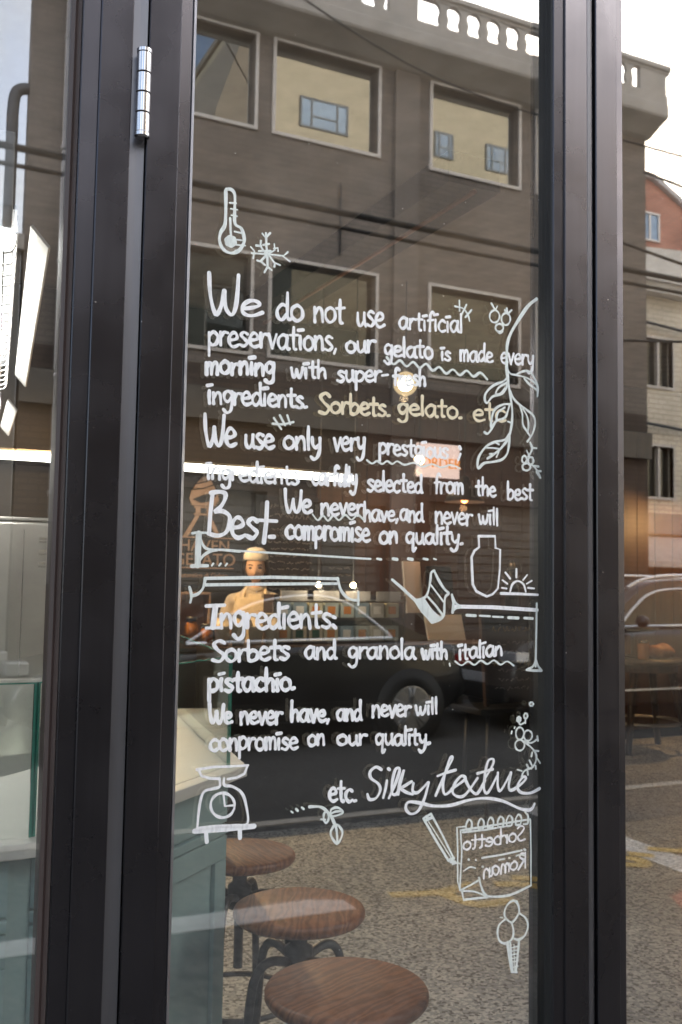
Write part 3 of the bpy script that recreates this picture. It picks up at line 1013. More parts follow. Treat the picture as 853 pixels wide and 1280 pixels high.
# pen strokes on the glass, in millimetres on the pane: words (origin, advance, x-height) and drawn lines
WORDS = [
    ('first', 'W', 'w', 9, [504.0, 1997.7, 55.1, 4.8, -0.5, 39.7]),
    ('first', 'e', 'w', 8.5, [559.1, 1999.8, 39.0, 8.1, -0.3, 27.7]),
    ('first', 'do', 'w', 7.5, [624.8, 2003.1, 51.1, 5.4, -0.2, 26.8]),
    ('first', 'not', 'w', 7.2, [695.8, 2008.4, 59.4, 6.5, -0.2, 28.1]),
    ('first', 'use', 'w', 7, [780.8, 2010.9, 55.4, 5.8, -0.1, 26.4]),
    ('first', 'artificial', 'w', 6.6, [867.2, 2018.5, 137.7, 9.5, 0.1, 20.5]),
    ('second', 'preservations,', 'w', 7, [504.0, 1943.5, 237.9, 17.7, -0.2, 24.4]),
    ('second', 'our', 'w', 7, [759.3, 1961.8, 57.9, 6.9, -0.1, 19.7]),
    ('second', 'gelato', 'w', 7, [837.0, 1965.2, 103.2, 6.1, 0.0, 19.4]),
    ('second', 'is', 'w', 6.5, [957.6, 1971.8, 21.1, 0.2, 0.1, 16.7]),
    ('second', 'made', 'w', 6.5, [1000.0, 1973.7, 74.5, 6.2, 0.1, 19.3]),
    ('second', 'every', 'w', 6.3, [1093.0, 1979.7, 77.8, 4.1, 0.2, 20.6]),
    ('third', 'morning', 'w', 8.5, [501.2, 1894.6, 122.8, 11.3, -0.2, 19.8]),
    ('third', 'with', 'w', 7, [654.6, 1904.4, 67.9, 5.9, -0.1, 17.7]),
    ('third', 'super-', 'w', 6.8, [742.9, 1906.7, 103.0, 12.4, -0.1, 18.9]),
    ('third', 'fresh', 'w', 7, [855.9, 1912.8, 69.3, 5.0, 0.0, 17.8]),
    ('fourth', 'ingredients.', 'w', 7, [505.3, 1846.0, 182.3, 8.4, -0.2, 20.6]),
    ('fourth', 'Sorbets.', 'c', 7.2, [709.3, 1847.9, 142.5, 7.2, -0.1, 20.1]),
    ('fourth', 'gelato.', 'c', 7.2, [866.7, 1860.9, 139.6, 3.6, 0.1, 20.2]),
    ('fourth', 'etc', 'c', 6.6, [1029.6, 1863.5, 75.2, 2.0, 0.2, 21.6]),
    ('fifth', 'We', 'w', 7.8, [503.1, 1774.3, 53.9, 3.2, -0.4, 28.2]),
    ('fifth', 'use', 'w', 7.5, [573.3, 1775.0, 52.1, 3.9, -0.3, 23.9]),
    ('fifth', 'only', 'w', 7.2, [643.1, 1779.5, 71.0, 3.9, -0.2, 22.3]),
    ('fifth', 'very', 'w', 7.2, [738.9, 1783.9, 61.7, 3.9, -0.1, 22.8]),
    ('fifth', 'prestgious', 'w', 6.8, [829.3, 1784.8, 145.8, 1.6, 0.0, 18.4]),
    ('fifth', ';', 'w', 7, [991.0, 1787.6, 15.9, 1.1, 0.1, 22.7]),
    ('sixth', 'ingredients', 'w', 6.8, [507.3, 1720.1, 165.5, -0.9, -0.2, 19.0]),
    ('sixth', 'carfully', 'w', 7.2, [698.5, 1722.2, 87.2, 0.9, -0.1, 19.7]),
    ('sixth', 'selected', 'w', 6.8, [806.6, 1717.1, 114.1, 2.0, -0.0, 19.6]),
    ('sixth', 'from', 'w', 6.6, [945.6, 1721.2, 63.6, 1.3, 0.1, 19.4]),
    ('sixth', 'the', 'w', 6.6, [1037.8, 1721.0, 45.5, 0.9, 0.1, 18.3]),
    ('sixth', 'best', 'w', 6.4, [1109.2, 1717.2, 60.3, 1.6, 0.2, 20.2]),
    ('best', 'es', 'w', 8.5, [551.6, 1624.0, 48.3, 0.3, -0.4, 33.5]),
    ('seventh', 'We', 'w', 7.5, [649.2, 1671.2, 48.7, 0.9, -0.2, 22.8]),
    ('seventh', 'never', 'w', 7.2, [716.3, 1670.1, 82.9, 2.4, -0.1, 19.7]),
    ('seventh', 'have,', 'w', 6.8, [800.5, 1662.6, 70.4, 2.3, -0.0, 18.7]),
    ('seventh', 'and', 'w', 6.8, [874.3, 1665.7, 48.7, 0.6, 0.0, 19.0]),
    ('seventh', 'never', 'w', 6.4, [948.6, 1665.2, 79.8, -0.4, 0.1, 20.9]),
    ('seventh', 'will', 'w', 6.2, [1043.6, 1666.9, 45.5, 0.3, 0.1, 17.5]),
    ('eighth', 'compromise', 'w', 7.5, [651.0, 1626.1, 161.9, -0.1, -0.1, 22.3]),
    ('eighth', 'on', 'w', 8, [832.2, 1623.8, 37.6, 2.7, -0.0, 19.4]),
    ('eighth', 'quality.', 'w', 7.2, [886.4, 1625.6, 123.6, 1.0, 0.1, 19.1]),
    ('heading', 'ngredients:', 'w', 7.8, [537.4, 1474.7, 211.9, -1.1, -0.2, 24.2]),
    ('ninth', 'Sorbets', 'w', 7.6, [525.1, 1418.8, 136.2, 2.6, -0.2, 19.8]),
    ('ninth', 'and', 'w', 7, [691.0, 1422.2, 59.2, -1.1, -0.1, 19.1]),
    ('ninth', 'granola', 'w', 6.8, [773.5, 1420.7, 135.6, -2.5, -0.0, 19.7]),
    ('ninth', 'with', 'w', 7.6, [922.5, 1418.0, 54.5, -2.5, 0.1, 17.4]),
    ('ninth', 'italian', 'w', 7, [1001.3, 1415.0, 98.3, 5.7, 0.1, 17.8]),
    ('tenth', 'pistachio.', 'w', 8.5, [519.5, 1372.4, 154.7, -2.4, -0.2, 19.8]),
    ('eleventh', 'We', 'w', 8, [523.6, 1320.7, 38.5, -1.8, -0.2, 16.2]),
    ('eleventh', 'never', 'w', 7, [576.2, 1317.0, 74.3, -2.2, -0.2, 19.8]),
    ('eleventh', 'have,', 'w', 7.6, [667.2, 1316.7, 72.7, -3.3, -0.1, 18.9]),
    ('eleventh', 'and', 'w', 7.2, [753.7, 1315.4, 48.3, -1.5, -0.1, 17.9]),
    ('eleventh', 'never', 'w', 7.2, [822.4, 1317.9, 77.9, -2.0, -0.0, 19.0]),
    ('eleventh', 'will', 'w', 6.8, [910.3, 1317.5, 47.1, 0.1, 0.0, 15.7]),
    ('twelfth', 'conpromise', 'w', 6.8, [524.8, 1277.0, 155.9, -6.5, -0.2, 19.0]),
    ('twelfth', 'on', 'w', 7, [699.4, 1274.9, 32.2, -0.5, -0.1, 16.9]),
    ('twelfth', 'our', 'w', 7, [754.4, 1273.1, 57.6, -1.9, -0.1, 16.5]),
    ('twelfth', 'quality.', 'w', 7.2, [829.6, 1268.9, 113.2, -4.9, 0.0, 17.6]),
    ('thirteenth', 'etc.', 'w', 7.6, [740.9, 1178.6, 53.9, -5.0, -0.1, 21.0]),
    ('notepad', 'Sorbetto', 'w', 4.8, [1154.3, 1073.4, -139.6, -5.0, 0.1, 15.3]),
    ('notepad', 'Roman', 'w', 4.8, [1156.3, 1023.0, -97.5, -9.5, 0.2, 16.0]),
]
TRACES = [
    ('thermometer_drawing', 7, 'g', 0, 1, [528.5, 2211.6, 529.3, 2183.9, 528.8, 2153.4, 521.3, 2137.8, 519.8, 2123.3, 526.6, 2110.2, 539.6, 2105.6, 553.3, 2111.1, 562.3, 2125.1, 563.3, 2136.1, 557.9, 2151.4, 546.6, 2157.4, 545.1, 2179.6, 544.8, 2206.6, 538.6, 2215.3, 529.4, 2214.4]),
    ('thermometer_drawing', 6.5, 'g', 0, 0, [537.6, 2165.7, 538.9, 2146.2, 540.4, 2132.1]),
    ('thermometer_drawing', 7.5, 'g', 0, 1, [547.2, 2124.7, 545.5, 2121.4, 542.5, 2118.9, 539.0, 2117.8, 535.5, 2118.3, 532.9, 2120.2, 531.5, 2123.2, 531.6, 2126.7, 533.4, 2130.0, 536.3, 2132.5, 539.8, 2133.6, 543.3, 2133.2, 546.0, 2131.3, 547.4, 2128.3, 547.2, 2124.7]),
    ('thermometer_drawing', 7.5, 'g', 0, 1, [543.8, 2125.2, 542.9, 2123.3, 541.2, 2121.9, 539.2, 2121.2, 537.2, 2121.5, 535.7, 2122.6, 534.9, 2124.3, 535.0, 2126.3, 536.0, 2128.2, 537.6, 2129.6, 539.6, 2130.2, 541.6, 2130.0, 543.1, 2128.9, 543.9, 2127.2, 543.8, 2125.2]),
    ('thermometer_drawing', 7.5, 'g', 0, 1, [540.8, 2125.5, 540.5, 2124.9, 540.0, 2124.5, 539.3, 2124.3, 538.7, 2124.4, 538.2, 2124.7, 538.0, 2125.3, 538.0, 2125.9, 538.3, 2126.5, 538.8, 2127.0, 539.5, 2127.2, 540.1, 2127.1, 540.6, 2126.7, 540.9, 2126.2, 540.8, 2125.5]),
    ('thermometer_drawing', 3.6, 'g', 0, 0, [535.9, 2192.0, 547.5, 2193.4]),
    ('thermometer_drawing', 3.6, 'g', 0, 0, [538.0, 2181.9, 550.2, 2182.4]),
    ('thermometer_drawing', 3.6, 'g', 0, 0, [539.4, 2171.0, 549.9, 2171.2]),
    ('thermometer_drawing', 3.6, 'g', 0, 0, [546.0, 2143.9, 558.1, 2143.3]),
    ('thermometer_drawing', 3.6, 'g', 0, 0, [549.1, 2130.4, 561.2, 2131.2]),
    ('thermometer_drawing', 3.6, 'g', 0, 0, [549.3, 2121.5, 566.0, 2122.9]),
    ('thermometer_drawing', 3.6, 'g', 0, 0, [547.7, 2111.0, 553.2, 2112.8]),
    ('snowflake_drawing', 4.6, 'g', 0, 0, [603.2, 2151.2, 604.3, 2128.6, 606.5, 2114.4, 607.4, 2091.0]),
    ('snowflake_drawing', 4.6, 'g', 0, 0, [596.5, 2149.1, 602.8, 2142.9, 610.8, 2152.5]),
    ('snowflake_drawing', 4.6, 'g', 0, 0, [598.9, 2129.5, 609.3, 2133.1]),
    ('snowflake_drawing', 4.6, 'g', 0, 0, [606.9, 2114.5, 577.6, 2111.5]),
    ('snowflake_drawing', 4.6, 'g', 0, 0, [576.0, 2122.0, 582.6, 2115.9, 580.6, 2103.0]),
    ('snowflake_drawing', 4.6, 'g', 0, 0, [606.9, 2114.5, 635.7, 2116.5]),
    ('snowflake_drawing', 4.6, 'g', 0, 0, [644.3, 2124.3, 635.7, 2115.6, 648.5, 2108.5]),
    ('snowflake_drawing', 4.6, 'g', 0, 0, [603.1, 2114.8, 593.3, 2126.7, 594.0, 2135.9]),
    ('snowflake_drawing', 4.6, 'g', 0, 0, [585.7, 2126.4, 594.8, 2127.0]),
    ('snowflake_drawing', 4.6, 'g', 0, 0, [606.9, 2114.5, 620.1, 2124.0, 618.9, 2134.7]),
    ('snowflake_drawing', 4.6, 'g', 0, 0, [625.9, 2123.1, 625.8, 2128.6, 618.1, 2126.4]),
    ('snowflake_drawing', 4.6, 'g', 0, 0, [605.0, 2112.4, 593.9, 2099.7, 588.2, 2100.6]),
    ('snowflake_drawing', 4.6, 'g', 0, 0, [593.9, 2100.6, 602.6, 2094.7]),
    ('snowflake_drawing', 4.6, 'g', 0, 0, [608.8, 2113.9, 620.6, 2100.4, 619.8, 2094.8]),
    ('snowflake_drawing', 4.6, 'g', 0, 0, [619.6, 2102.0, 630.7, 2099.2]),
    ('snowflake_drawing', 4.6, 'g', 0, 0, [607.4, 2092.8, 601.9, 2082.0]),
    ('snowflake_drawing', 4.6, 'g', 0, 0, [607.4, 2092.8, 615.1, 2087.7]),
    ('snowflake_drawing', 4.6, 'g', 0, 0, [590.6, 2117.3, 612.5, 2121.2]),
    ('grass_drawing', 4.6, 'g', 0, 1, [988.3, 2076.7, 1006.3, 2075.1, 1016.8, 2065.1, 1021.3, 2052.7]),
    ('grass_drawing', 4.6, 'g', 0, 1, [997.6, 2089.4, 998.4, 2069.1]),
    ('grass_drawing', 4.6, 'g', 0, 1, [1014.2, 2083.6, 1004.5, 2065.1]),
    ('grass_drawing', 4.6, 'g', 0, 1, [1025.0, 2074.4, 1011.2, 2058.7]),
    ('cherry_drawing', 4.8, 'g', 0, 1, [1089.0, 2067.3, 1086.5, 2062.4, 1082.3, 2058.8, 1077.3, 2057.4, 1072.5, 2058.3, 1068.8, 2061.4, 1066.9, 2066.1, 1067.3, 2071.4, 1069.7, 2076.3, 1073.9, 2079.9, 1078.9, 2081.4, 1083.8, 2080.5, 1087.5, 2077.4, 1089.4, 2072.7, 1089.0, 2067.3]),
    ('cherry_drawing', 4.8, 'g', 0, 1, [1114.3, 2065.5, 1112.0, 2060.7, 1108.2, 2057.2, 1103.6, 2055.9, 1099.3, 2056.8, 1095.9, 2059.9, 1094.2, 2064.5, 1094.5, 2069.7, 1096.8, 2074.5, 1100.6, 2077.9, 1105.1, 2079.3, 1109.5, 2078.4, 1112.9, 2075.3, 1114.6, 2070.7, 1114.3, 2065.5]),
    ('cherry_drawing', 4.8, 'g', 0, 1, [1097.9, 2047.3, 1095.9, 2044.1, 1092.6, 2041.8, 1088.6, 2040.8, 1084.7, 2041.3, 1081.8, 2043.2, 1080.3, 2046.2, 1080.6, 2049.6, 1082.6, 2052.8, 1085.9, 2055.1, 1089.9, 2056.2, 1093.7, 2055.7, 1096.7, 2053.8, 1098.2, 2050.8, 1097.9, 2047.3]),
    ('cherry_drawing', 4.8, 'g', 0, 1, [1070.7, 2094.0, 1079.2, 2082.8]),
    ('cherry_drawing', 4.8, 'g', 0, 1, [1084.5, 2090.2, 1080.6, 2082.2]),
    ('cherry_drawing', 4.8, 'g', 0, 1, [1102.3, 2085.2, 1105.3, 2078.9]),
    ('cherry_drawing', 4.8, 'g', 0, 1, [1106.8, 2089.1, 1108.5, 2079.3]),
    ('cherry_drawing', 4.8, 'g', 0, 1, [1118.2, 2087.4, 1109.3, 2078.6]),
    ('cherry_drawing', 4.8, 'g', 0, 1, [1085.7, 2040.6, 1090.7, 2038.2, 1097.6, 2042.1]),
    ('grass_drawing', 4.6, 'g', 0, 1, [623.0, 1821.3, 641.7, 1821.8, 661.3, 1827.4]),
    ('grass_drawing', 4.6, 'g', 0, 1, [624.8, 1831.2, 639.0, 1813.0]),
    ('grass_drawing', 4.6, 'g', 0, 1, [635.9, 1836.9, 645.9, 1820.6]),
    ('grass_drawing', 4.6, 'g', 0, 1, [649.7, 1838.1, 655.5, 1823.0]),
    ('branch_drawing', 8, 'g', 0, 1, [1178.2, 2118.0, 1157.7, 2101.5, 1137.5, 2074.4, 1117.6, 2043.9, 1108.4, 2020.5, 1106.8, 1996.3, 1106.9, 1972.4, 1110.3, 1945.2]),
    ('branch_drawing', 4.8, 'g', 0, 1, [1109.1, 1969.0, 1116.8, 1961.5, 1131.3, 1960.3, 1155.9, 1957.4, 1176.2, 1948.4, 1180.3, 1938.6]),
    ('branch_drawing', 4.8, 'g', 0, 1, [1129.0, 1961.0, 1144.6, 1969.2, 1160.3, 1970.9, 1172.8, 1959.3, 1181.9, 1941.6, 1180.8, 1924.7]),
    ('branch_drawing', 5, 'g', 0, 1, [1149.1, 1955.2, 1160.4, 1946.2, 1171.7, 1939.9, 1180.3, 1934.3, 1180.1, 1923.1]),
    ('branch_drawing', 7, 'g', 0, 1, [1108.7, 1956.4, 1112.5, 1934.7, 1117.0, 1913.2, 1120.5, 1887.8, 1119.5, 1865.7, 1115.1, 1843.5]),
    ('branch_drawing', 6, 'g', 0, 1, [1108.1, 1952.6, 1098.2, 1944.2, 1078.7, 1935.8, 1062.5, 1922.3, 1056.2, 1909.0, 1061.6, 1898.7, 1074.5, 1912.6, 1096.2, 1920.2, 1106.0, 1932.2, 1109.2, 1945.4]),
    ('branch_drawing', 4.6, 'g', 0, 1, [1105.9, 1942.3, 1089.6, 1932.4, 1082.0, 1919.7, 1091.8, 1919.8, 1102.7, 1931.9]),
    ('branch_drawing', 6, 'g', 0, 1, [1114.9, 1901.9, 1098.5, 1899.5, 1081.1, 1889.6, 1073.6, 1874.4, 1071.6, 1852.5, 1083.4, 1866.2, 1102.9, 1874.3, 1109.5, 1886.8, 1113.8, 1900.0]),
    ('branch_drawing', 5, 'g', 0, 1, [1102.9, 1894.4, 1087.6, 1883.0, 1083.4, 1868.1]),
    ('branch_drawing', 5.5, 'g', 0, 1, [1081.2, 1864.2, 1070.5, 1847.0, 1063.1, 1840.1, 1056.6, 1842.3]),
    ('branch_drawing', 5.5, 'g', 0, 1, [1115.9, 1927.7, 1122.6, 1914.6, 1135.9, 1904.0, 1153.8, 1894.6, 1169.6, 1884.9, 1174.6, 1872.4, 1171.9, 1857.3, 1165.2, 1843.9, 1156.2, 1832.1]),
    ('branch_drawing', 5, 'g', 0, 1, [1138.1, 1902.3, 1144.4, 1886.3, 1146.1, 1864.4, 1156.2, 1852.3, 1162.9, 1843.7]),
    ('branch_drawing', 5, 'g', 0, 1, [1146.0, 1895.7, 1156.1, 1881.8, 1159.5, 1865.5, 1157.3, 1848.7]),
    ('branch_drawing', 6.5, 'g', 0, 1, [1114.0, 1843.4, 1103.1, 1831.6, 1079.3, 1825.2, 1060.0, 1814.7, 1045.2, 1796.5, 1041.1, 1781.9, 1043.3, 1772.3, 1055.9, 1783.0, 1077.3, 1787.1, 1096.8, 1793.0, 1108.7, 1804.7, 1113.0, 1823.2, 1114.1, 1839.7]),
    ('branch_drawing', 5.5, 'g', 0, 1, [1113.0, 1836.0, 1096.7, 1816.5, 1079.4, 1802.6, 1063.4, 1792.4]),
    ('branch_drawing', 4.6, 'g', 0, 0, [1061.1, 1812.9, 1077.2, 1813.6, 1092.4, 1812.6]),
    ('branch_drawing', 4.6, 'g', 0, 0, [1068.7, 1801.8, 1079.4, 1802.6]),
    ('branch_drawing', 4.6, 'g', 0, 0, [1084.2, 1796.6, 1090.2, 1808.8]),
    ('branch_drawing', 4.6, 'g', 0, 0, [1080.4, 1825.2, 1090.1, 1821.5]),
    ('branch_drawing', 4.6, 'g', 0, 0, [1110.6, 1867.7, 1116.1, 1866.4]),
    ('berry_sprig_drawing', 5.2, 'g', 0, 1, [1163.1, 1780.9, 1161.0, 1778.1, 1157.6, 1776.1, 1153.4, 1775.4, 1149.4, 1776.0, 1146.4, 1777.9, 1144.9, 1780.7, 1145.2, 1783.8, 1147.2, 1786.6, 1150.7, 1788.6, 1154.8, 1789.4, 1158.8, 1788.7, 1161.9, 1786.8, 1163.4, 1784.0, 1163.1, 1780.9]),
    ('berry_sprig_drawing', 5.2, 'g', 0, 1, [1170.2, 1793.2, 1168.8, 1790.3, 1166.5, 1788.3, 1163.7, 1787.6, 1161.0, 1788.4, 1159.0, 1790.5, 1158.0, 1793.5, 1158.2, 1796.7, 1159.5, 1799.7, 1161.8, 1801.7, 1164.6, 1802.3, 1167.3, 1801.6, 1169.3, 1799.5, 1170.4, 1796.5, 1170.2, 1793.2]),
    ('berry_sprig_drawing', 5.2, 'g', 0, 1, [1154.9, 1795.0, 1153.7, 1792.3, 1151.7, 1790.4, 1149.2, 1789.7, 1146.8, 1790.5, 1145.0, 1792.5, 1144.1, 1795.3, 1144.3, 1798.4, 1145.5, 1801.2, 1147.6, 1803.0, 1150.0, 1803.7, 1152.4, 1802.9, 1154.2, 1801.0, 1155.1, 1798.1, 1154.9, 1795.0]),
    ('berry_sprig_drawing', 5.2, 'g', 0, 1, [1158.5, 1802.8, 1166.3, 1814.5, 1167.5, 1821.9, 1162.9, 1830.8]),
    ('berry_sprig_drawing', 5.2, 'g', 0, 1, [1178.7, 1820.9, 1167.5, 1821.0]),
    ('berry_sprig_drawing', 5.2, 'g', 0, 1, [1155.1, 1814.5, 1160.8, 1804.8]),
    ('berry_sprig_drawing', 5.2, 'g', 0, 1, [1165.3, 1788.6, 1178.8, 1778.5, 1186.7, 1765.2]),
    ('berry_sprig_drawing', 5.2, 'g', 0, 1, [1183.3, 1785.2, 1172.0, 1785.4]),
    ('berry_sprig_drawing', 5.2, 'g', 0, 1, [1189.0, 1776.4, 1178.8, 1775.7]),
    ('berry_sprig_drawing', 5.2, 'g', 0, 1, [1178.8, 1773.0, 1186.7, 1763.3]),
    ('berry_sprig_drawing', 5.2, 'g', 0, 1, [1181.1, 1771.3, 1187.9, 1763.4]),
    ('berry_sprig_drawing', 4.6, 'g', 0, 1, [1171.4, 1325.5, 1170.4, 1324.2, 1168.7, 1323.5, 1166.7, 1323.3, 1164.8, 1323.8, 1163.3, 1324.9, 1162.6, 1326.3, 1162.8, 1327.8, 1163.8, 1329.1, 1165.4, 1329.9, 1167.4, 1330.0, 1169.3, 1329.5, 1170.8, 1328.4, 1171.6, 1327.0, 1171.4, 1325.5]),
    ('berry_sprig_drawing', 4.6, 'g', 0, 1, [1142.5, 1297.6, 1141.5, 1295.9, 1139.9, 1294.8, 1137.9, 1294.6, 1136.0, 1295.3, 1134.6, 1296.8, 1133.9, 1298.7, 1134.0, 1300.6, 1135.0, 1302.3, 1136.6, 1303.4, 1138.6, 1303.6, 1140.5, 1302.9, 1141.9, 1301.5, 1142.7, 1299.6, 1142.5, 1297.6]),
    ('berry_sprig_drawing', 4.6, 'g', 0, 1, [1157.6, 1303.3, 1156.7, 1301.4, 1155.2, 1300.2, 1153.5, 1300.0, 1151.8, 1300.7, 1150.5, 1302.3, 1149.8, 1304.3, 1149.9, 1306.5, 1150.8, 1308.4, 1152.3, 1309.5, 1154.0, 1309.8, 1155.8, 1309.1, 1157.1, 1307.5, 1157.7, 1305.5, 1157.6, 1303.3]),
    ('berry_sprig_drawing', 4.6, 'g', 0, 1, [1140.1, 1298.6, 1139.8, 1298.0, 1139.2, 1297.6, 1138.5, 1297.6, 1137.8, 1297.8, 1137.3, 1298.3, 1137.0, 1298.9, 1137.1, 1299.6, 1137.4, 1300.2, 1138.0, 1300.6, 1138.7, 1300.6, 1139.4, 1300.4, 1139.9, 1299.9, 1140.2, 1299.3, 1140.1, 1298.6]),
    ('berry_sprig_drawing', 4.6, 'g', 0, 1, [1138.3, 1295.3, 1141.0, 1289.3, 1151.4, 1292.7]),
    ('berry_sprig_drawing', 4.6, 'g', 0, 1, [1153.0, 1301.0, 1153.8, 1291.3]),
    ('berry_sprig_drawing', 4.6, 'g', 0, 1, [1149.4, 1268.7, 1147.4, 1264.3, 1144.0, 1261.6, 1139.9, 1261.1, 1136.0, 1262.8, 1133.0, 1266.5, 1131.5, 1271.4, 1131.8, 1276.5, 1133.8, 1280.8, 1137.2, 1283.6, 1141.2, 1284.1, 1145.2, 1282.4, 1148.2, 1278.7, 1149.7, 1273.8, 1149.4, 1268.7]),
    ('berry_sprig_drawing', 4.6, 'g', 0, 1, [1168.7, 1264.4, 1166.6, 1260.8, 1163.0, 1258.5, 1158.8, 1258.1, 1154.7, 1259.6, 1151.5, 1262.7, 1150.0, 1266.8, 1150.3, 1271.1, 1152.4, 1274.7, 1155.9, 1277.0, 1160.2, 1277.4, 1164.3, 1275.9, 1167.5, 1272.8, 1169.0, 1268.7, 1168.7, 1264.4]),
    ('berry_sprig_drawing', 4.6, 'g', 0, 1, [1150.7, 1247.2, 1148.3, 1243.5, 1144.3, 1241.2, 1139.6, 1240.8, 1135.0, 1242.4, 1131.4, 1245.6, 1129.7, 1249.9, 1130.0, 1254.3, 1132.4, 1258.0, 1136.4, 1260.3, 1141.1, 1260.7, 1145.7, 1259.1, 1149.3, 1255.9, 1151.1, 1251.6, 1150.7, 1247.2]),
    ('berry_sprig_drawing', 4.6, 'g', 0, 1, [1151.5, 1257.2, 1167.6, 1253.7, 1182.1, 1260.7]),
    ('berry_sprig_drawing', 4.6, 'g', 0, 1, [1181.3, 1265.3, 1182.9, 1256.8]),
    ('berry_sprig_drawing', 4.6, 'g', 0, 1, [1151.5, 1255.9, 1167.6, 1244.7, 1177.3, 1233.8, 1179.0, 1222.0, 1170.9, 1208.3, 1156.5, 1204.1, 1148.5, 1199.5, 1144.5, 1190.8]),
    ('berry_sprig_drawing', 4.6, 'g', 0, 1, [1172.5, 1238.6, 1184.6, 1237.2]),
    ('berry_sprig_drawing', 4.6, 'g', 0, 1, [1169.2, 1235.5, 1167.6, 1228.5]),
    ('berry_sprig_drawing', 4.6, 'g', 0, 1, [1179.8, 1225.2, 1188.4, 1214.3]),
    ('berry_sprig_drawing', 4.6, 'g', 0, 1, [1177.4, 1209.8, 1178.2, 1204.0]),
    ('berry_sprig_drawing', 4.6, 'g', 0, 1, [1162.8, 1221.1, 1168.5, 1211.1, 1167.7, 1204.7]),
    ('berry_sprig_drawing', 4.6, 'g', 0, 1, [1157.2, 1213.1, 1161.3, 1206.4]),
    ('berry_sprig_drawing', 4.6, 'g', 0, 1, [1134.9, 1205.6, 1145.3, 1202.3]),
    ('berry_sprig_drawing', 4.6, 'g', 0, 1, [1158.1, 1204.0, 1159.7, 1194.3]),
    ('berry_sprig_drawing', 4.6, 'g', 0, 1, [1129.1, 1285.4, 1127.5, 1282.9]),
    ('berry_sprig_drawing', 4.6, 'g', 0, 1, [1122.0, 1277.4, 1120.9, 1273.6]),
    ('wavy_underline', 6, 'g', 0, 1, [843.6, 1961.8, 857.3, 1950.9, 870.8, 1959.5, 884.6, 1949.9, 898.3, 1959.7, 912.2, 1950.3, 926.1, 1959.4, 940.3, 1948.4, 954.7, 1956.6, 969.8, 1945.9, 984.7, 1955.4, 1000.0, 1946.1, 1015.2, 1956.5, 1030.7, 1946.8, 1046.1, 1955.9, 1061.8, 1944.7]),
    ('wavy_underline', 4.6, 'g', 0, 1, [805.7, 1771.3, 816.0, 1765.9, 826.1, 1771.2, 836.5, 1766.5, 846.7, 1772.5, 857.2, 1768.0, 867.6, 1773.6, 882.5, 1768.2, 901.9, 1773.1, 921.5, 1767.6, 941.2, 1773.2, 961.2, 1768.5, 981.3, 1774.7, 1001.7, 1769.7]),
    ('wavy_underline', 4.6, 'g', 0, 1, [701.0, 1669.7, 711.1, 1659.8, 720.8, 1668.2, 730.9, 1659.6, 740.7, 1669.3, 751.9, 1661.5, 763.9, 1671.7, 776.3, 1663.2, 788.4, 1672.6, 801.0, 1664.0]),
    ('wavy_underline', 4.6, 'g', 0, 1, [994.3, 1411.4, 1008.4, 1403.7, 1022.4, 1410.6, 1036.6, 1403.9, 1050.8, 1411.8, 1065.4, 1404.9, 1080.2, 1411.5, 1095.2, 1403.2, 1110.2, 1409.0, 1125.4, 1400.7]),
    ('big_word', 9, 'w', 0, 0, [519.1, 1698.0, 515.9, 1661.5, 514.6, 1629.2]),
    ('big_word', 8.5, 'w', 0, 1, [516.3, 1696.5, 528.2, 1699.1, 539.6, 1697.7, 541.2, 1689.7, 534.5, 1675.8, 523.5, 1665.8, 523.5, 1665.2, 534.7, 1667.7, 547.7, 1661.6, 550.1, 1649.5, 544.1, 1633.0, 530.2, 1626.4, 513.2, 1629.2]),
    ('big_word', 8.5, 'w', 0, 0, [615.9, 1685.9, 615.2, 1653.3, 611.6, 1618.0]),
    ('big_word', 8, 'w', 0, 0, [596.3, 1655.2, 634.1, 1654.8]),
    ('big_word', 9, 'w', 0, 0, [621.6, 1627.8, 629.6, 1628.1]),
    ('flourish_drawing', 4.6, 'g', 0, 0, [486.2, 1628.8, 492.4, 1630.0, 510.4, 1630.4]),
    ('flourish_drawing', 10, 'g', 0, 0, [497.3, 1628.6, 496.6, 1603.3, 496.6, 1576.7]),
    ('flourish_drawing', 8, 'g', 0, 0, [486.4, 1575.2, 498.0, 1576.1, 513.3, 1576.4]),
    ('flourish_drawing', 5.5, 'g', 0, 1, [500.3, 1620.7, 505.4, 1608.9, 515.3, 1603.2, 539.2, 1603.2, 569.1, 1601.4]),
    ('flourish_drawing', 5.5, 'g', 0, 1, [499.2, 1584.7, 505.9, 1592.9, 516.8, 1599.9, 529.4, 1602.1]),
    ('flourish_drawing', 4.8, 'g', 0, 0, [563.4, 1602.4, 685.8, 1599.1, 814.9, 1595.2]),
    ('flourish_drawing', 6, 'g', 0, 0, [828.6, 1596.0, 836.7, 1594.9]),
    ('flourish_drawing', 6, 'g', 0, 0, [861.2, 1596.8, 869.4, 1595.7]),
    ('flourish_drawing', 6, 'g', 0, 0, [892.6, 1597.6, 901.0, 1596.5]),
    ('flourish_drawing', 4.5, 'g', 0, 0, [924.6, 1598.5, 933.1, 1597.4]),
    ('flourish_drawing', 4.5, 'g', 0, 0, [946.7, 1599.0, 951.9, 1597.8]),
    ('flourish_drawing', 4, 'g', 0, 0, [523.5, 1580.1, 520.9, 1576.8]),
    ('flourish_drawing', 4, 'g', 0, 0, [536.0, 1580.4, 533.3, 1577.1]),
    ('flourish_drawing', 4, 'g', 0, 0, [547.1, 1580.7, 544.4, 1577.3]),
    ('bracket_drawing', 6, 'g', 0, 0, [509.8, 1555.6, 627.5, 1559.6, 751.7, 1559.0]),
    ('bracket_drawing', 6, 'g', 0, 0, [510.7, 1545.1, 627.8, 1548.1, 749.4, 1550.6]),
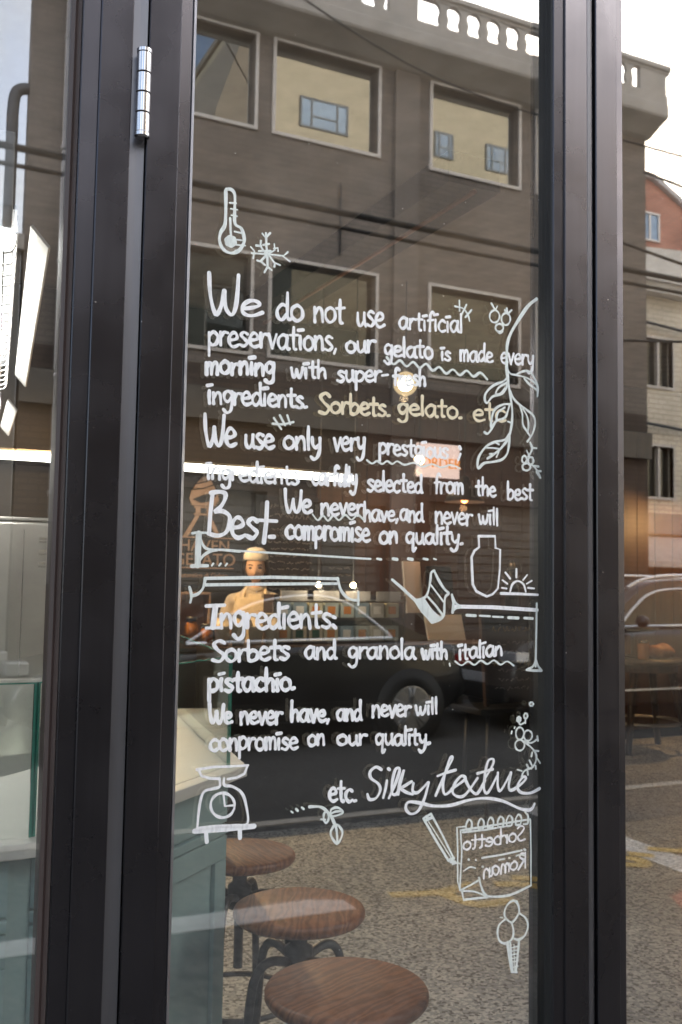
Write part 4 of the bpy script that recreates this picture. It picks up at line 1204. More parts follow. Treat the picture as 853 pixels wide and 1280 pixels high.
    ('bracket_drawing', 6.5, 'g', 0, 1, [510.4, 1555.6, 506.8, 1539.9, 498.9, 1530.7, 488.2, 1526.7]),
    ('bracket_drawing', 5.5, 'g', 0, 1, [483.7, 1540.9, 487.4, 1527.9, 485.8, 1516.3]),
    ('bracket_drawing', 6, 'g', 0, 1, [750.8, 1559.7, 757.3, 1540.2, 768.5, 1527.8, 781.1, 1522.3, 792.2, 1522.4]),
    ('bracket_drawing', 5, 'g', 0, 0, [791.9, 1536.4, 792.3, 1514.0]),
    ('big_word', 8, 'w', 0, 0, [513.0, 1510.6, 544.7, 1512.0]),
    ('big_word', 10, 'w', 0, 0, [528.8, 1510.0, 525.6, 1476.0]),
    ('big_word', 7, 'w', 0, 0, [514.0, 1474.8, 537.3, 1475.3]),
    ('scoop_drawing', 7, 'g', 0, 0, [860.1, 1559.2, 881.6, 1543.6, 909.2, 1521.9, 925.2, 1503.3, 943.4, 1483.7]),
    ('scoop_drawing', 6, 'g', 0, 1, [907.3, 1522.7, 921.0, 1525.3, 930.9, 1530.5, 936.7, 1544.3, 939.5, 1559.7, 941.4, 1573.4, 947.4, 1577.0]),
    ('scoop_drawing', 6, 'g', 0, 1, [947.4, 1577.0, 958.6, 1558.3, 970.9, 1543.0, 979.1, 1536.2, 972.1, 1529.2, 970.2, 1515.4, 969.3, 1496.5, 961.4, 1488.0, 943.4, 1482.9]),
    ('scoop_drawing', 5, 'g', 0, 0, [940.6, 1551.1, 952.8, 1537.6, 968.1, 1520.6]),
    ('scoop_drawing', 5, 'g', 0, 0, [934.9, 1528.9, 951.0, 1513.6, 966.3, 1496.5]),
    ('scoop_drawing', 6, 'g', 0, 1, [910.3, 1518.5, 924.3, 1501.6, 941.3, 1485.4]),
    ('scoop_drawing', 6, 'g', 0, 1, [913.2, 1519.2, 927.4, 1502.0, 944.5, 1486.4]),
    ('scoop_drawing', 6, 'g', 0, 1, [916.2, 1520.0, 930.5, 1502.3, 947.6, 1487.4]),
    ('scoop_drawing', 6, 'g', 0, 1, [919.1, 1520.7, 933.6, 1502.7, 950.7, 1488.3]),
    ('scoop_drawing', 6, 'g', 0, 1, [922.1, 1521.5, 936.7, 1503.1, 953.9, 1489.3]),
    ('scoop_drawing', 6, 'g', 0, 1, [925.0, 1522.2, 939.9, 1503.4, 957.0, 1490.3]),
    ('scoop_drawing', 6, 'g', 0, 1, [928.0, 1523.0, 943.0, 1503.8, 960.2, 1491.3]),
    ('scoop_drawing', 7, 'g', 0, 1, [942.3, 1485.4, 953.3, 1487.1, 965.3, 1493.1]),
    ('bottle_drawing', 6, 'w', 1, 0, [1044.3, 1643.9, 1081.5, 1645.2, 1082.7, 1623.0, 1093.5, 1620.2, 1092.6, 1581.0, 1088.5, 1546.3, 1076.8, 1535.6, 1063.5, 1531.0, 1039.7, 1540.4, 1031.8, 1553.5, 1030.0, 1579.7, 1028.8, 1603.8, 1035.0, 1616.3, 1045.5, 1623.2]),
    ('sunrise_drawing', 5.5, 'w', 0, 1, [1117.1, 1540.4, 1122.5, 1554.8, 1135.0, 1561.2, 1148.2, 1555.1, 1153.8, 1540.8]),
    ('sunrise_drawing', 7, 'w', 0, 0, [1096.0, 1537.1, 1139.0, 1536.6, 1182.2, 1535.2]),
    ('sunrise_drawing', 5, 'w', 0, 0, [1098.1, 1547.7, 1108.9, 1546.5]),
    ('sunrise_drawing', 5, 'w', 0, 0, [1099.1, 1562.4, 1110.5, 1555.5]),
    ('sunrise_drawing', 5, 'w', 0, 0, [1106.1, 1576.8, 1117.0, 1565.8]),
    ('sunrise_drawing', 5, 'w', 0, 0, [1131.7, 1584.0, 1131.7, 1568.3]),
    ('sunrise_drawing', 5, 'w', 0, 0, [1147.1, 1563.2, 1157.0, 1573.3]),
    ('sunrise_drawing', 5, 'w', 0, 0, [1155.4, 1556.1, 1167.6, 1562.2]),
    ('sunrise_drawing', 5, 'w', 0, 0, [1159.3, 1548.5, 1173.2, 1547.3]),
    ('long_border_drawing', 8.5, 'w', 0, 0, [993.4, 1511.8, 1076.9, 1510.9, 1180.6, 1505.9]),
    ('long_border_drawing', 6, 'g', 0, 0, [986.5, 1533.4, 990.2, 1518.3, 988.4, 1501.0]),
    ('long_border_drawing', 6, 'g', 0, 1, [987.1, 1531.2, 994.3, 1519.2, 1003.6, 1513.2]),
    ('long_border_drawing', 6, 'g', 0, 1, [989.3, 1504.5, 996.0, 1508.8, 1004.7, 1510.6]),
    ('long_border_drawing', 6.5, 'g', 0, 0, [1179.4, 1518.5, 1178.4, 1460.8, 1176.9, 1398.1]),
    ('long_border_drawing', 6, 'g', 0, 0, [1155.9, 1391.9, 1172.5, 1390.2, 1190.8, 1389.7]),
    ('long_border_drawing', 5.5, 'g', 0, 1, [1177.4, 1409.3, 1170.8, 1398.3, 1159.7, 1393.2]),
    ('long_border_drawing', 5.5, 'g', 0, 1, [1178.5, 1409.3, 1183.5, 1398.0, 1189.7, 1391.6]),
    ('long_border_drawing', 6, 'g', 0, 0, [1019.2, 1495.9, 1038.5, 1495.0]),
    ('long_border_drawing', 6, 'g', 0, 0, [1047.9, 1495.0, 1070.6, 1494.1]),
    ('long_border_drawing', 6, 'g', 0, 0, [1078.1, 1493.2, 1101.1, 1492.4]),
    ('long_border_drawing', 6, 'g', 0, 0, [1113.5, 1491.5, 1136.4, 1490.6]),
    ('long_border_drawing', 6, 'g', 0, 0, [1150.1, 1490.6, 1169.5, 1489.6]),
    ('long_border_drawing', 4, 'g', 0, 0, [982.6, 1407.5, 983.7, 1403.2]),
    ('kitchen_scale_drawing', 5.5, 'w', 0, 0, [504.8, 1247.8, 531.3, 1250.1, 562.2, 1249.2, 592.3, 1249.0]),
    ('kitchen_scale_drawing', 5.5, 'w', 0, 0, [507.3, 1246.9, 512.6, 1237.0, 526.7, 1232.4, 542.1, 1230.6]),
    ('kitchen_scale_drawing', 5.5, 'w', 0, 0, [591.0, 1248.1, 586.1, 1235.5, 573.1, 1230.4, 557.1, 1229.1]),
    ('kitchen_scale_drawing', 5.5, 'w', 0, 1, [543.3, 1231.2, 543.7, 1218.0, 532.3, 1215.3, 517.1, 1211.6, 510.6, 1192.0, 507.4, 1154.4]),
    ('kitchen_scale_drawing', 5.5, 'w', 0, 1, [551.1, 1230.7, 551.4, 1219.8, 565.7, 1216.4, 581.6, 1205.5, 589.9, 1185.5, 593.3, 1154.9, 569.9, 1153.9, 538.9, 1155.7, 507.4, 1154.4]),
    ('kitchen_scale_drawing', 8.5, 'w', 0, 0, [503.2, 1150.5, 551.9, 1149.0, 605.3, 1149.0]),
    ('kitchen_scale_drawing', 8, 'w', 0, 0, [522.7, 1147.0, 524.4, 1131.4]),
    ('kitchen_scale_drawing', 8, 'w', 0, 0, [580.5, 1145.2, 580.8, 1132.6]),
    ('kitchen_scale_drawing', 5.5, 'w', 0, 0, [550.4, 1205.5, 553.5, 1186.0, 567.7, 1186.1]),
    ('kitchen_scale_drawing', 5.5, 'w', 0, 1, [569.6, 1180.1, 565.1, 1172.8, 557.6, 1168.6, 548.6, 1168.1, 539.8, 1171.4, 533.0, 1177.9, 529.4, 1186.3, 529.9, 1195.0, 534.2, 1202.2, 541.6, 1206.5, 550.7, 1207.1, 559.5, 1203.8, 566.4, 1197.3, 570.0, 1188.8, 569.6, 1180.1]),
    ('seed_sprig_drawing', 6, 'g', 0, 1, [705.3, 1172.2, 720.3, 1171.3, 729.8, 1168.4, 739.6, 1160.5, 747.8, 1149.9, 753.6, 1138.0]),
    ('seed_sprig_drawing', 5.5, 'g', 0, 1, [741.2, 1149.2, 740.2, 1145.7, 738.4, 1143.6, 736.3, 1143.1, 734.3, 1144.5, 732.7, 1147.5, 731.8, 1151.3, 731.9, 1155.4, 732.9, 1158.9, 734.6, 1161.0, 736.7, 1161.5, 738.8, 1160.1, 740.4, 1157.1, 741.2, 1153.3, 741.2, 1149.2]),
    ('seed_sprig_drawing', 5, 'g', 0, 1, [744.4, 1155.9, 745.9, 1164.2, 755.5, 1167.0, 763.6, 1163.5, 767.8, 1157.4, 758.9, 1153.9, 747.7, 1152.7, 744.4, 1155.9]),
    ('seed_sprig_drawing', 4.6, 'g', 0, 1, [746.0, 1157.1, 754.0, 1160.0, 765.3, 1159.8]),
    ('seed_sprig_drawing', 5.5, 'g', 0, 1, [753.6, 1138.0, 747.3, 1130.1, 746.7, 1120.2, 758.2, 1105.7, 766.9, 1116.9, 767.5, 1126.8, 759.3, 1136.8, 753.6, 1138.0]),
    ('seed_sprig_drawing', 5.5, 'g', 0, 1, [755.2, 1136.5, 757.9, 1120.6, 758.5, 1106.4]),
    ('seed_sprig_drawing', 4.6, 'g', 0, 1, [727.0, 1149.6, 735.0, 1148.2]),
    ('seed_sprig_drawing', 4.2, 'g', 0, 1, [671.1, 1167.8, 674.3, 1165.3]),
    ('seed_sprig_drawing', 4.8, 'g', 0, 1, [680.4, 1170.5, 683.5, 1167.4]),
    ('seed_sprig_drawing', 4.8, 'g', 0, 1, [690.7, 1172.4, 694.4, 1169.3]),
    ('script_words', 6.6, 'w', 0, 1, [842.9, 1225.1, 832.1, 1230.3, 820.7, 1222.9, 822.5, 1211.6, 836.8, 1201.3, 841.3, 1189.8, 832.9, 1176.6, 820.1, 1175.4, 815.7, 1184.3]),
    ('script_words', 6.6, 'w', 0, 1, [854.1, 1205.6, 851.2, 1190.9, 847.1, 1176.3]),
    ('script_words', 6.6, 'w', 0, 1, [856.8, 1225.7, 859.4, 1224.0]),
    ('script_words', 6.6, 'w', 0, 1, [858.8, 1174.6, 871.6, 1198.7, 880.0, 1222.6, 871.2, 1223.2, 865.0, 1201.1, 865.3, 1182.3, 876.2, 1183.4, 888.9, 1222.0, 880.3, 1200.0, 877.5, 1179.5]),
    ('script_words', 6.6, 'w', 0, 1, [904.6, 1200.1, 887.0, 1192.0, 880.5, 1190.6, 893.8, 1182.0, 907.2, 1177.2]),
    ('script_words', 6.6, 'w', 0, 1, [908.3, 1196.1, 907.1, 1182.9, 918.3, 1180.1, 938.3, 1195.8]),
    ('script_words', 6.6, 'w', 0, 1, [939.7, 1195.7, 931.9, 1169.6, 918.7, 1147.9, 903.1, 1143.5, 892.8, 1153.8, 898.4, 1164.7, 923.0, 1160.8, 950.1, 1153.6, 986.8, 1151.7, 1024.1, 1157.6, 1062.1, 1158.5, 1100.8, 1150.3, 1140.3, 1133.1, 1165.3, 1129.0, 1174.4, 1139.1]),
    ('script_words', 6.6, 'w', 0, 1, [955.4, 1171.5, 974.7, 1208.6, 990.7, 1234.6, 986.0, 1236.9, 976.9, 1216.2, 970.3, 1189.6, 975.1, 1171.9, 991.2, 1180.3]),
    ('script_words', 6.6, 'w', 0, 1, [958.7, 1205.8, 977.0, 1210.4, 997.8, 1214.0]),
    ('script_words', 6.6, 'w', 0, 1, [988.8, 1180.5, 1009.7, 1190.6, 1019.0, 1197.7, 1009.6, 1202.3, 995.7, 1189.7, 991.2, 1174.5, 1002.9, 1165.9, 1019.3, 1168.5, 1045.1, 1195.9]),
    ('script_words', 6.6, 'w', 0, 1, [1019.1, 1193.8, 1031.0, 1175.4, 1045.3, 1168.4, 1061.9, 1190.8]),
    ('script_words', 6.6, 'w', 0, 1, [1059.5, 1190.9, 1078.6, 1217.3, 1080.0, 1228.3, 1068.8, 1225.8, 1061.8, 1202.6, 1059.6, 1175.2, 1069.2, 1168.6, 1090.8, 1200.6]),
    ('script_words', 6.6, 'w', 0, 1, [1045.0, 1204.5, 1061.7, 1207.3, 1078.6, 1210.1]),
    ('script_words', 6.6, 'w', 0, 1, [1090.8, 1202.6, 1090.9, 1176.8, 1098.3, 1170.3, 1120.2, 1200.6]),
    ('script_words', 6.6, 'w', 0, 1, [1120.2, 1200.6, 1115.4, 1175.0, 1122.8, 1168.4, 1145.1, 1178.8, 1155.1, 1188.1, 1147.6, 1190.7, 1135.2, 1175.5, 1142.7, 1162.9, 1165.2, 1160.0, 1186.5, 1166.5]),
    ('pencil_drawing', 5, 'g', 0, 0, [929.7, 1133.2, 951.1, 1100.4, 983.6, 1053.4]),
    ('pencil_drawing', 5, 'g', 0, 0, [945.6, 1139.7, 969.5, 1101.4, 993.7, 1058.0]),
    ('pencil_drawing', 5, 'g', 0, 0, [929.7, 1133.2, 945.6, 1139.7]),
    ('pencil_drawing', 8, 'g', 0, 0, [933.4, 1128.7, 949.0, 1133.8]),
    ('pencil_drawing', 6, 'g', 0, 0, [937.3, 1135.9, 939.0, 1131.0]),
    ('pencil_drawing', 7, 'g', 0, 0, [983.6, 1054.9, 995.5, 1056.4]),
    ('pencil_drawing', 7, 'g', 0, 0, [988.7, 1051.5, 997.2, 1049.2]),
    ('pencil_drawing', 3.4, 'g', 0, 0, [992.1, 1046.0, 1002.4, 1047.2, 1009.3, 1045.0]),
    ('pencil_drawing', 2.5, 'g', 0, 0, [940.7, 1126.6, 957.7, 1102.6, 988.6, 1058.6]),
    ('notepad_drawing', 4, 'g', 0, 0, [1019.1, 1110.5, 1001.1, 1111.3, 1002.9, 1067.0, 1003.4, 1014.5, 1009.0, 998.3]),
    ('notepad_drawing', 5, 'g', 0, 0, [1008.8, 1104.9, 1011.9, 1066.1, 1008.0, 998.4]),
    ('notepad_drawing', 6, 'g', 0, 0, [1008.8, 1104.9, 1086.0, 1107.8, 1164.3, 1111.1]),
    ('notepad_drawing', 4, 'g', 0, 0, [1014.0, 1100.7, 1068.2, 1100.8, 1118.5, 1103.4]),
    ('notepad_drawing', 5, 'g', 0, 0, [1165.4, 1109.5, 1167.1, 1050.2, 1167.2, 988.4]),
    ('notepad_drawing', 5, 'g', 0, 1, [1167.2, 988.4, 1119.0, 976.6, 1076.1, 978.9, 1061.9, 986.3, 1054.8, 998.6, 1050.5, 1012.0]),
    ('notepad_drawing', 5, 'g', 0, 0, [1009.7, 998.2, 1033.8, 1005.3, 1051.2, 1011.9]),
    ('notepad_drawing', 5, 'g', 0, 1, [1013.1, 996.4, 1040.8, 991.7, 1067.2, 979.9]),
    ('notepad_drawing', 5, 'g', 0, 0, [1013.1, 996.4, 1016.7, 980.4, 1069.0, 978.3]),
    ('notepad_drawing', 3.6, 'g', 0, 0, [1056.2, 1050.6, 1100.6, 1051.8, 1146.0, 1055.3]),
    ('notepad_drawing', 3.4, 'g', 0, 1, [1016.3, 1031.5, 1030.1, 1037.1, 1042.3, 1033.8]),
    ('notepad_drawing', 3.6, 'g', 0, 0, [1093.5, 1043.2, 1106.1, 1043.4]),
    ('notepad_drawing', 3.6, 'g', 0, 1, [1133.2, 1046.4, 1142.4, 1047.5, 1150.8, 1045.4]),
    ('notepad_drawing', 4.4, 'g', 0, 0, [1026.5, 1050.9, 1027.9, 1050.2]),
    ('notepad_drawing', 4.4, 'g', 0, 0, [1041.8, 1048.7, 1043.2, 1048.0]),
    ('notepad_drawing', 4.4, 'g', 0, 0, [1057.3, 1035.0, 1058.8, 1034.3]),
    ('notepad_drawing', 4.4, 'g', 0, 0, [1049.4, 1015.8, 1050.8, 1015.4]),
    ('notepad_drawing', 4.4, 'g', 0, 0, [1116.9, 1044.3, 1118.7, 1044.1]),
    ('notepad_drawing', 4.4, 'g', 0, 0, [1151.5, 1056.2, 1154.5, 1055.0]),
    ('notepad_drawing', 5, 'g', 0, 1, [1021.9, 1104.2, 1021.1, 1114.3, 1027.0, 1122.4, 1033.6, 1116.0, 1031.6, 1104.7, 1024.0, 1103.7]),
    ('notepad_drawing', 5, 'g', 0, 1, [1047.7, 1103.7, 1047.0, 1113.8, 1052.9, 1122.0, 1059.6, 1115.6, 1057.6, 1104.2, 1049.8, 1103.2]),
    ('notepad_drawing', 5, 'g', 0, 1, [1068.9, 1103.6, 1068.1, 1113.8, 1074.1, 1122.0, 1080.9, 1115.6, 1078.9, 1104.1, 1071.0, 1103.1]),
    ('notepad_drawing', 5, 'g', 0, 1, [1091.4, 1103.4, 1090.6, 1113.7, 1096.7, 1121.9, 1103.6, 1115.5, 1101.4, 1104.0, 1093.5, 1102.9]),
    ('notepad_drawing', 5, 'g', 0, 1, [1111.2, 1103.5, 1110.4, 1113.8, 1116.6, 1122.1, 1123.5, 1115.6, 1121.4, 1104.1, 1113.4, 1103.0]),
    ('notepad_drawing', 5, 'g', 0, 1, [1131.9, 1103.5, 1131.2, 1113.9, 1137.4, 1122.2, 1144.4, 1115.7, 1142.2, 1104.1, 1134.1, 1103.0]),
    ('notepad_drawing', 5, 'g', 0, 1, [1153.2, 1125.4, 1159.5, 1117.5, 1158.8, 1104.2, 1149.6, 1103.6]),
    ('ice_cream_drawing', 5, 'g', 0, 1, [1135.6, 962.9, 1125.4, 965.4, 1113.8, 960.0, 1106.9, 948.4, 1108.5, 937.0, 1122.5, 926.4, 1133.4, 933.7, 1139.6, 944.2, 1136.4, 958.4, 1128.6, 964.4]),
    ('ice_cream_drawing', 5, 'g', 0, 1, [1108.5, 933.9, 1095.4, 926.3, 1090.9, 913.3, 1094.8, 897.9, 1105.6, 890.9, 1116.4, 891.8, 1125.7, 899.8, 1126.4, 913.4, 1122.5, 925.2]),
    ('ice_cream_drawing', 5.5, 'g', 0, 1, [1140.4, 940.3, 1153.8, 931.1, 1159.9, 916.5, 1153.9, 899.7, 1139.8, 892.9, 1128.8, 895.7]),
    ('ice_cream_drawing', 8, 'g', 0, 0, [1114.1, 890.3, 1118.9, 863.6, 1124.4, 836.7]),
    ('ice_cream_drawing', 4, 'g', 0, 0, [1120.3, 889.4, 1122.7, 863.0, 1126.0, 835.9]),
    ('ice_cream_drawing', 6, 'g', 0, 0, [1140.6, 892.8, 1136.8, 860.9, 1133.0, 834.8]),
    ('ice_cream_drawing', 5, 'g', 0, 0, [1122.9, 837.0, 1135.3, 834.4]),
    ('ice_cream_drawing', 3, 'g', 0, 0, [1128.9, 885.7, 1129.9, 837.1]),
    ('ice_cream_drawing', 3, 'g', 0, 0, [1096.9, 938.5, 1103.8, 937.0]),
    ('ice_cream_drawing', 3, 'g', 0, 0, [1121.9, 880.2, 1138.3, 880.9]),
    ('ice_cream_drawing', 3, 'g', 0, 0, [1121.9, 874.0, 1138.3, 874.6]),
    ('ice_cream_drawing', 3, 'g', 0, 0, [1122.0, 867.2, 1138.3, 867.8]),
    ('ice_cream_drawing', 3, 'g', 0, 0, [1122.0, 860.4, 1138.3, 860.9]),
    ('ice_cream_drawing', 3, 'g', 0, 0, [1122.0, 854.2, 1138.4, 854.7]),
    ('ice_cream_drawing', 3, 'g', 0, 0, [1122.1, 844.3, 1138.4, 844.8]),
]

FONT_ = {
    'a': (.86, [[(.68, .85), (.4, 1.0), (.1, .7), (.08, .3), (.3, 0), (.55, .2), (.68, .8)], [(.7, .95), (.67, .4), (.74, .05), (.86, .02)]]),
    'b': (.74, [[(.08, 1.8), (.08, .9), (.1, .03)], [(.1, .6), (.35, .95), (.65, .7), (.6, .2), (.3, 0), (.1, .12)]]),
    'c': (.7, [[(.62, .85), (.38, 1.0), (.1, .7), (.1, .25), (.35, 0), (.64, .15)]]),
    'd': (.8, [[(.6, .8), (.35, .95), (.08, .6), (.12, .15), (.36, 0), (.6, .35)], [(.62, 1.75), (.62, .8), (.66, .1), (.78, 0)]]),
    'e': (.74, [[(.1, .5), (.4, .52), (.62, .68), (.5, .95), (.28, .98), (.08, .65), (.12, .2), (.38, 0), (.7, .14)]]),
    'f': (.6, [[(.62, 1.55), (.45, 1.75), (.28, 1.4), (.27, .7), (.25, 0)], [(.05, .92), (.55, 1.0)]]),
    'g': (.74, [[(.6, .85), (.35, 1.0), (.1, .75), (.14, .3), (.36, .15), (.6, .5)], [(.62, .95), (.63, .2), (.58, -.5), (.3, -.72), (.06, -.5)]]),
    'h': (.72, [[(.08, 1.8), (.08, .9), (.1, 0)], [(.1, .5), (.35, .95), (.56, .75), (.58, .3), (.6, 0)]]),
    'i': (.36, [[(.15, .95), (.14, .4), (.17, 0)], [(.0, 1.36), (.34, 1.44)]]),
    'k': (.66, [[(.08, 1.8), (.08, 0)], [(.55, .95), (.1, .45)], [(.2, .55), (.6, 0)]]),
    'l': (.3, [[(.12, 1.8), (.12, .8), (.15, 0)]]),
    'm': (.95, [[(.06, .95), (.08, 0)], [(.08, .6), (.25, .97), (.4, .8), (.42, 0)], [(.42, .6), (.6, .97), (.78, .8), (.82, 0)]]),
    'n': (.74, [[(.08, .95), (.08, .5), (.1, 0)], [(.1, .5), (.35, .97), (.56, .75), (.62, 0)]]),
    'o': (.78, [[(.4, 1), (.1, .75), (.1, .25), (.38, 0), (.68, .25), (.66, .75), (.42, .98), (.3, .97)]]),
    'p': (.74, [[(.08, .95), (.1, -.72)], [(.1, .7), (.35, 1), (.66, .7), (.58, .22), (.3, .04), (.1, .2)]]),
    'q': (.78, [[(.6, .85), (.35, 1), (.1, .7), (.14, .2), (.36, .05), (.6, .4)], [(.62, .95), (.6, -.72), (.8, -.5)]]),
    'r': (.58, [[(.08, .95), (.1, 0)], [(.1, .5), (.3, .92), (.56, .9)]]),
    's': (.64, [[(.56, .88), (.32, 1), (.12, .78), (.35, .52), (.57, .28), (.35, 0), (.06, .1)]]),
    't': (.6, [[(.28, 1.55), (.27, .8), (.3, .1), (.46, 0)], [(.02, .98), (.58, 1.02)]]),
    'u': (.74, [[(.08, .95), (.1, .3), (.3, 0), (.55, .3)], [(.58, .95), (.58, .3), (.68, 0)]]),
    'v': (.64, [[(.05, .95), (.3, 0)], [(.3, 0), (.58, .98)]]),
    'w': (.92, [[(.05, .95), (.12, .4), (.25, 0), (.38, .4), (.42, .8)], [(.42, .8), (.5, .2), (.62, 0), (.78, .45), (.84, .97)]]),
    'y': (.7, [[(.08, .95), (.12, .45), (.32, .2), (.56, .5)], [(.6, .95), (.57, .1), (.45, -.5), (.2, -.72), (.0, -.5)]]),
    'W': (1.3, [[(.0, 1.8), (.06, .8), (.28, 0), (.5, .35), (.62, 1.05)], [(.62, 1.05), (.68, .3), (.9, 0), (1.1, .5), (1.2, 1.75)]]),
    'S': (.8, [[(.75, 1.55), (.45, 1.8), (.12, 1.5), (.35, 1.0), (.72, .55), (.5, .04), (.05, .15)]]),
    'R': (.8, [[(.1, 1.7), (.1, 0)], [(.1, 1.6), (.5, 1.7), (.6, 1.3), (.15, .9)], [(.2, .9), (.75, 0)]]),
    '.': (.34, [[(.08, .05), (.22, .09)]]), ',': (.32, [[(.2, .16), (.08, -.2)]]),
    ':': (.34, [[(.1, .85), (.24, .78)], [(.1, .22), (.26, .05)]]), ';': (.3, [[(.15, 1.0), (.18, .85)], [(.18, .4), (.1, -.1)]]),
    '-': (.55, [[(.04, .5), (.5, .54)]]),
}


def ribbon(mb, pts, w, k, y0):
    """one pen stroke: a flat ribbon of constant width with round ends, drifting outward by microns so that it may cross itself"""
    P = [Vector((p[0], p[1])) for p in pts]
    q = [P[0]]
    for p in P[1:]:
        if (p - q[-1]).length > 0.25:
            q.append(p)
    if len(q) < 2:
        q.append(q[0] + Vector((0.6, 0.0)))
    n = len(q)
    L, R = [], []
    w *= 0.80
    rw = random.uniform(0.93, 1.07)
    for i, p in enumerate(q):
        d = q[min(i + 1, n - 1)] - q[max(i - 1, 0)]
        if d.length < 1e-6:
            d = Vector((1, 0))
        d.normalize()
        nn = Vector((-d.y, d.x)) * (w / 2 * rw * (1 + 0.15 * math.sin(i * 0.7 + q[0].x) + 0.08 * math.sin(i * 0.23 + q[0].y)))
        L.append(p + nn)
        R.append(p - nn)
    dy = 0.008
    vs = [((a.x) / 1000 - DX, -(y0 + i * dy) / 1000, a.y / 1000) for i, a in enumerate(L)] + [((a.x) / 1000 - DX, -(y0 + i * dy) / 1000, a.y / 1000) for i, a in enumerate(R)]
    mb.add(vs, [(i, i + 1, n + i + 1, n + i) for i in range(n - 1)], k)
    for end in (0, n - 1):
        c = q[end]
        d = (q[0] - q[1]) if end == 0 else (q[-1] - q[-2])
        d.normalize()
        a0 = math.atan2(d.y, d.x)
        r = w / 2 * rw * (1 + 0.15 * math.sin(end * 0.7 + q[0].x) + 0.08 * math.sin(end * 0.23 + q[0].y))
        fan = [c] + [c + Vector((math.cos(a0 - math.pi / 2 + math.pi * j / 6), math.sin(a0 - math.pi / 2 + math.pi * j / 6))) * r for j in range(7)]
        mb.add([(p.x / 1000 - DX, -(y0 + end * dy) / 1000, p.y / 1000) for p in fan], [(0, j + 1, j + 2) for j in range(6)], k)
    return y0 + n * dy


INK = {'w': 0, 'g': 1, 'c': 2}
inks = ['marker_white', 'marker_green', 'marker_cream']
by_part = {}
SENT = {'first': 'We do not use artificial', 'second': 'preservations, our gelato is made every', 'third': 'morning with super-fresh', 'fourth': 'ingredients. Sorbets. gelato. etc in white and cream', 'fifth': 'We use only very prestgious;', 'sixth': 'ingredients carfully selected from the best', 'best': 'large Best.', 'seventh': 'We never have, and never will', 'eighth': 'compromise on quality.', 'heading': 'heading Ingredients:', 'ninth': 'Sorbets and granola with italian', 'tenth': 'pistachio.', 'eleventh': 'We never have, and never will in the lower text', 'twelfth': 'conpromise on our quality.', 'thirteenth': 'etc. beside the looping script', 'notepad': 'mirrored Sorbetto Roman on the drawn notepad'}
for key, text, ink, wid, (ox, oz, bx, bz, ux, uz) in WORDS:
    mb = by_part.setdefault(('line', key), MB())
    tot = sum(FONT_[ch][0] for ch in text) - 0.06
    x = 0.0
    for ch in text:
        adv, sts = FONT_[ch]
        s, dyj = random.uniform(0.94, 1.06), random.uniform(-0.05, 0.05)
        y0 = 0.6 + 0.05 * (text.index(ch) % 2)
        for st in sts:
            pts = [((x + px * random.uniform(0.97, 1.03)) / tot, py * s + dyj + random.uniform(-0.02, 0.02)) for px, py in st]
            pts = smooth_path(pts, step=5) if len(pts) > 2 else pts
            y0 = ribbon(mb, [(ox + bx * a + ux * c, oz + bz * a + uz * c) for a, c in pts], wid, INK[ink], y0) + 0.02
        x += adv
for part, wid, ink, closed, sm, q in TRACES:
    mb = by_part.setdefault(('draw', part), MB())
    pts = [(q[i], q[i + 1]) for i in range(0, len(q), 2)]
    if closed:
        pts.append(pts[0])
    if sm and len(pts) > 2:
        pts = smooth_path(pts, step=4)
    y0 = 0.6 + 0.13 * (hash((len(q), int(q[0] * 10))) % 7)
    ribbon(mb, pts, wid, INK[ink], y0)
for (kind, key), mb in by_part.items():
    o = mb.build('painted_sentence' if kind == 'line' else key, inks, pane, merge=False)
    if kind == 'line':
        o['label'] = 'handwritten line reading ' + SENT[key]

# ---------------------------------------------------------------- corner counter with glass guard
ctr = thing('counter', 'teal panelled corner counter with a cream stone top and glass guard', 'counter', (0.3, 0.7, 0))
OX, OY = 0.3, 0.7


def loc(pts):
    return [(x - OX, y - OY) for x, y in pts]


top = loc([(-1.25, .42), (.305, .42), (.335, .428), (.36, .45), (.98, 1.02), (1.18, 2.26), (.62, 2.3), (.55, 1.3), (.2, .95), (-1.25, .95)])
MB().prism(top, 1.020, 1.050, 'z').build('countertop', 'cream_stone', ctr, bevel=0.003)
body = loc([(-1.25, .47), (.285, .47), (.33, .495), (.915, 1.025), (.84, 2.25), (.62, 2.25), (.56, 1.3), (.2, .93), (-1.25, .93)])
MB().prism(body, 0.0, 1.019, 'z').build('body', 'teal_panel', ctr, bevel=0.002)


def face_frame(p, q, cells):
    """raised shaker frame on the face from p to q"""
    p, q = Vector(loc([p])[0]), Vector(loc([q])[0])
    d = (q - p)
    ln = d.length
    d.normalize()
    nrm = Vector((d.y, -d.x))
    M = Matrix(((d.x, nrm.x, 0, p.x), (d.y, nrm.y, 0, p.y), (0, 0, 1, 0), (0, 0, 0, 1)))
    m = MB()
    m.box(0, ln, 0.0005, 0.014, 0.906, 1.018, 0, M)
    m.box(0, ln, 0.0005, 0.020, 0.878, 0.900, 0, M)
    m.box(0, ln, 0.0005, 0.014, 0.81, 0.872, 0, M)
    m.box(0, ln, 0.0005, 0.014, 0.0, 0.11, 0, M)
    for i in range(cells + 1):
        c = ln * i / cells
        a, e = max(0, c - (0.03 if 0 < i < cells else 0.06)), min(ln, c + (0.03 if 0 < i < cells else 0.06))
        m.box(a, e, 0.0005, 0.014, 0.111, 0.809, 0, M)
    return m.build('panel_frame', 'teal_panel', ctr, bevel=0.0025)


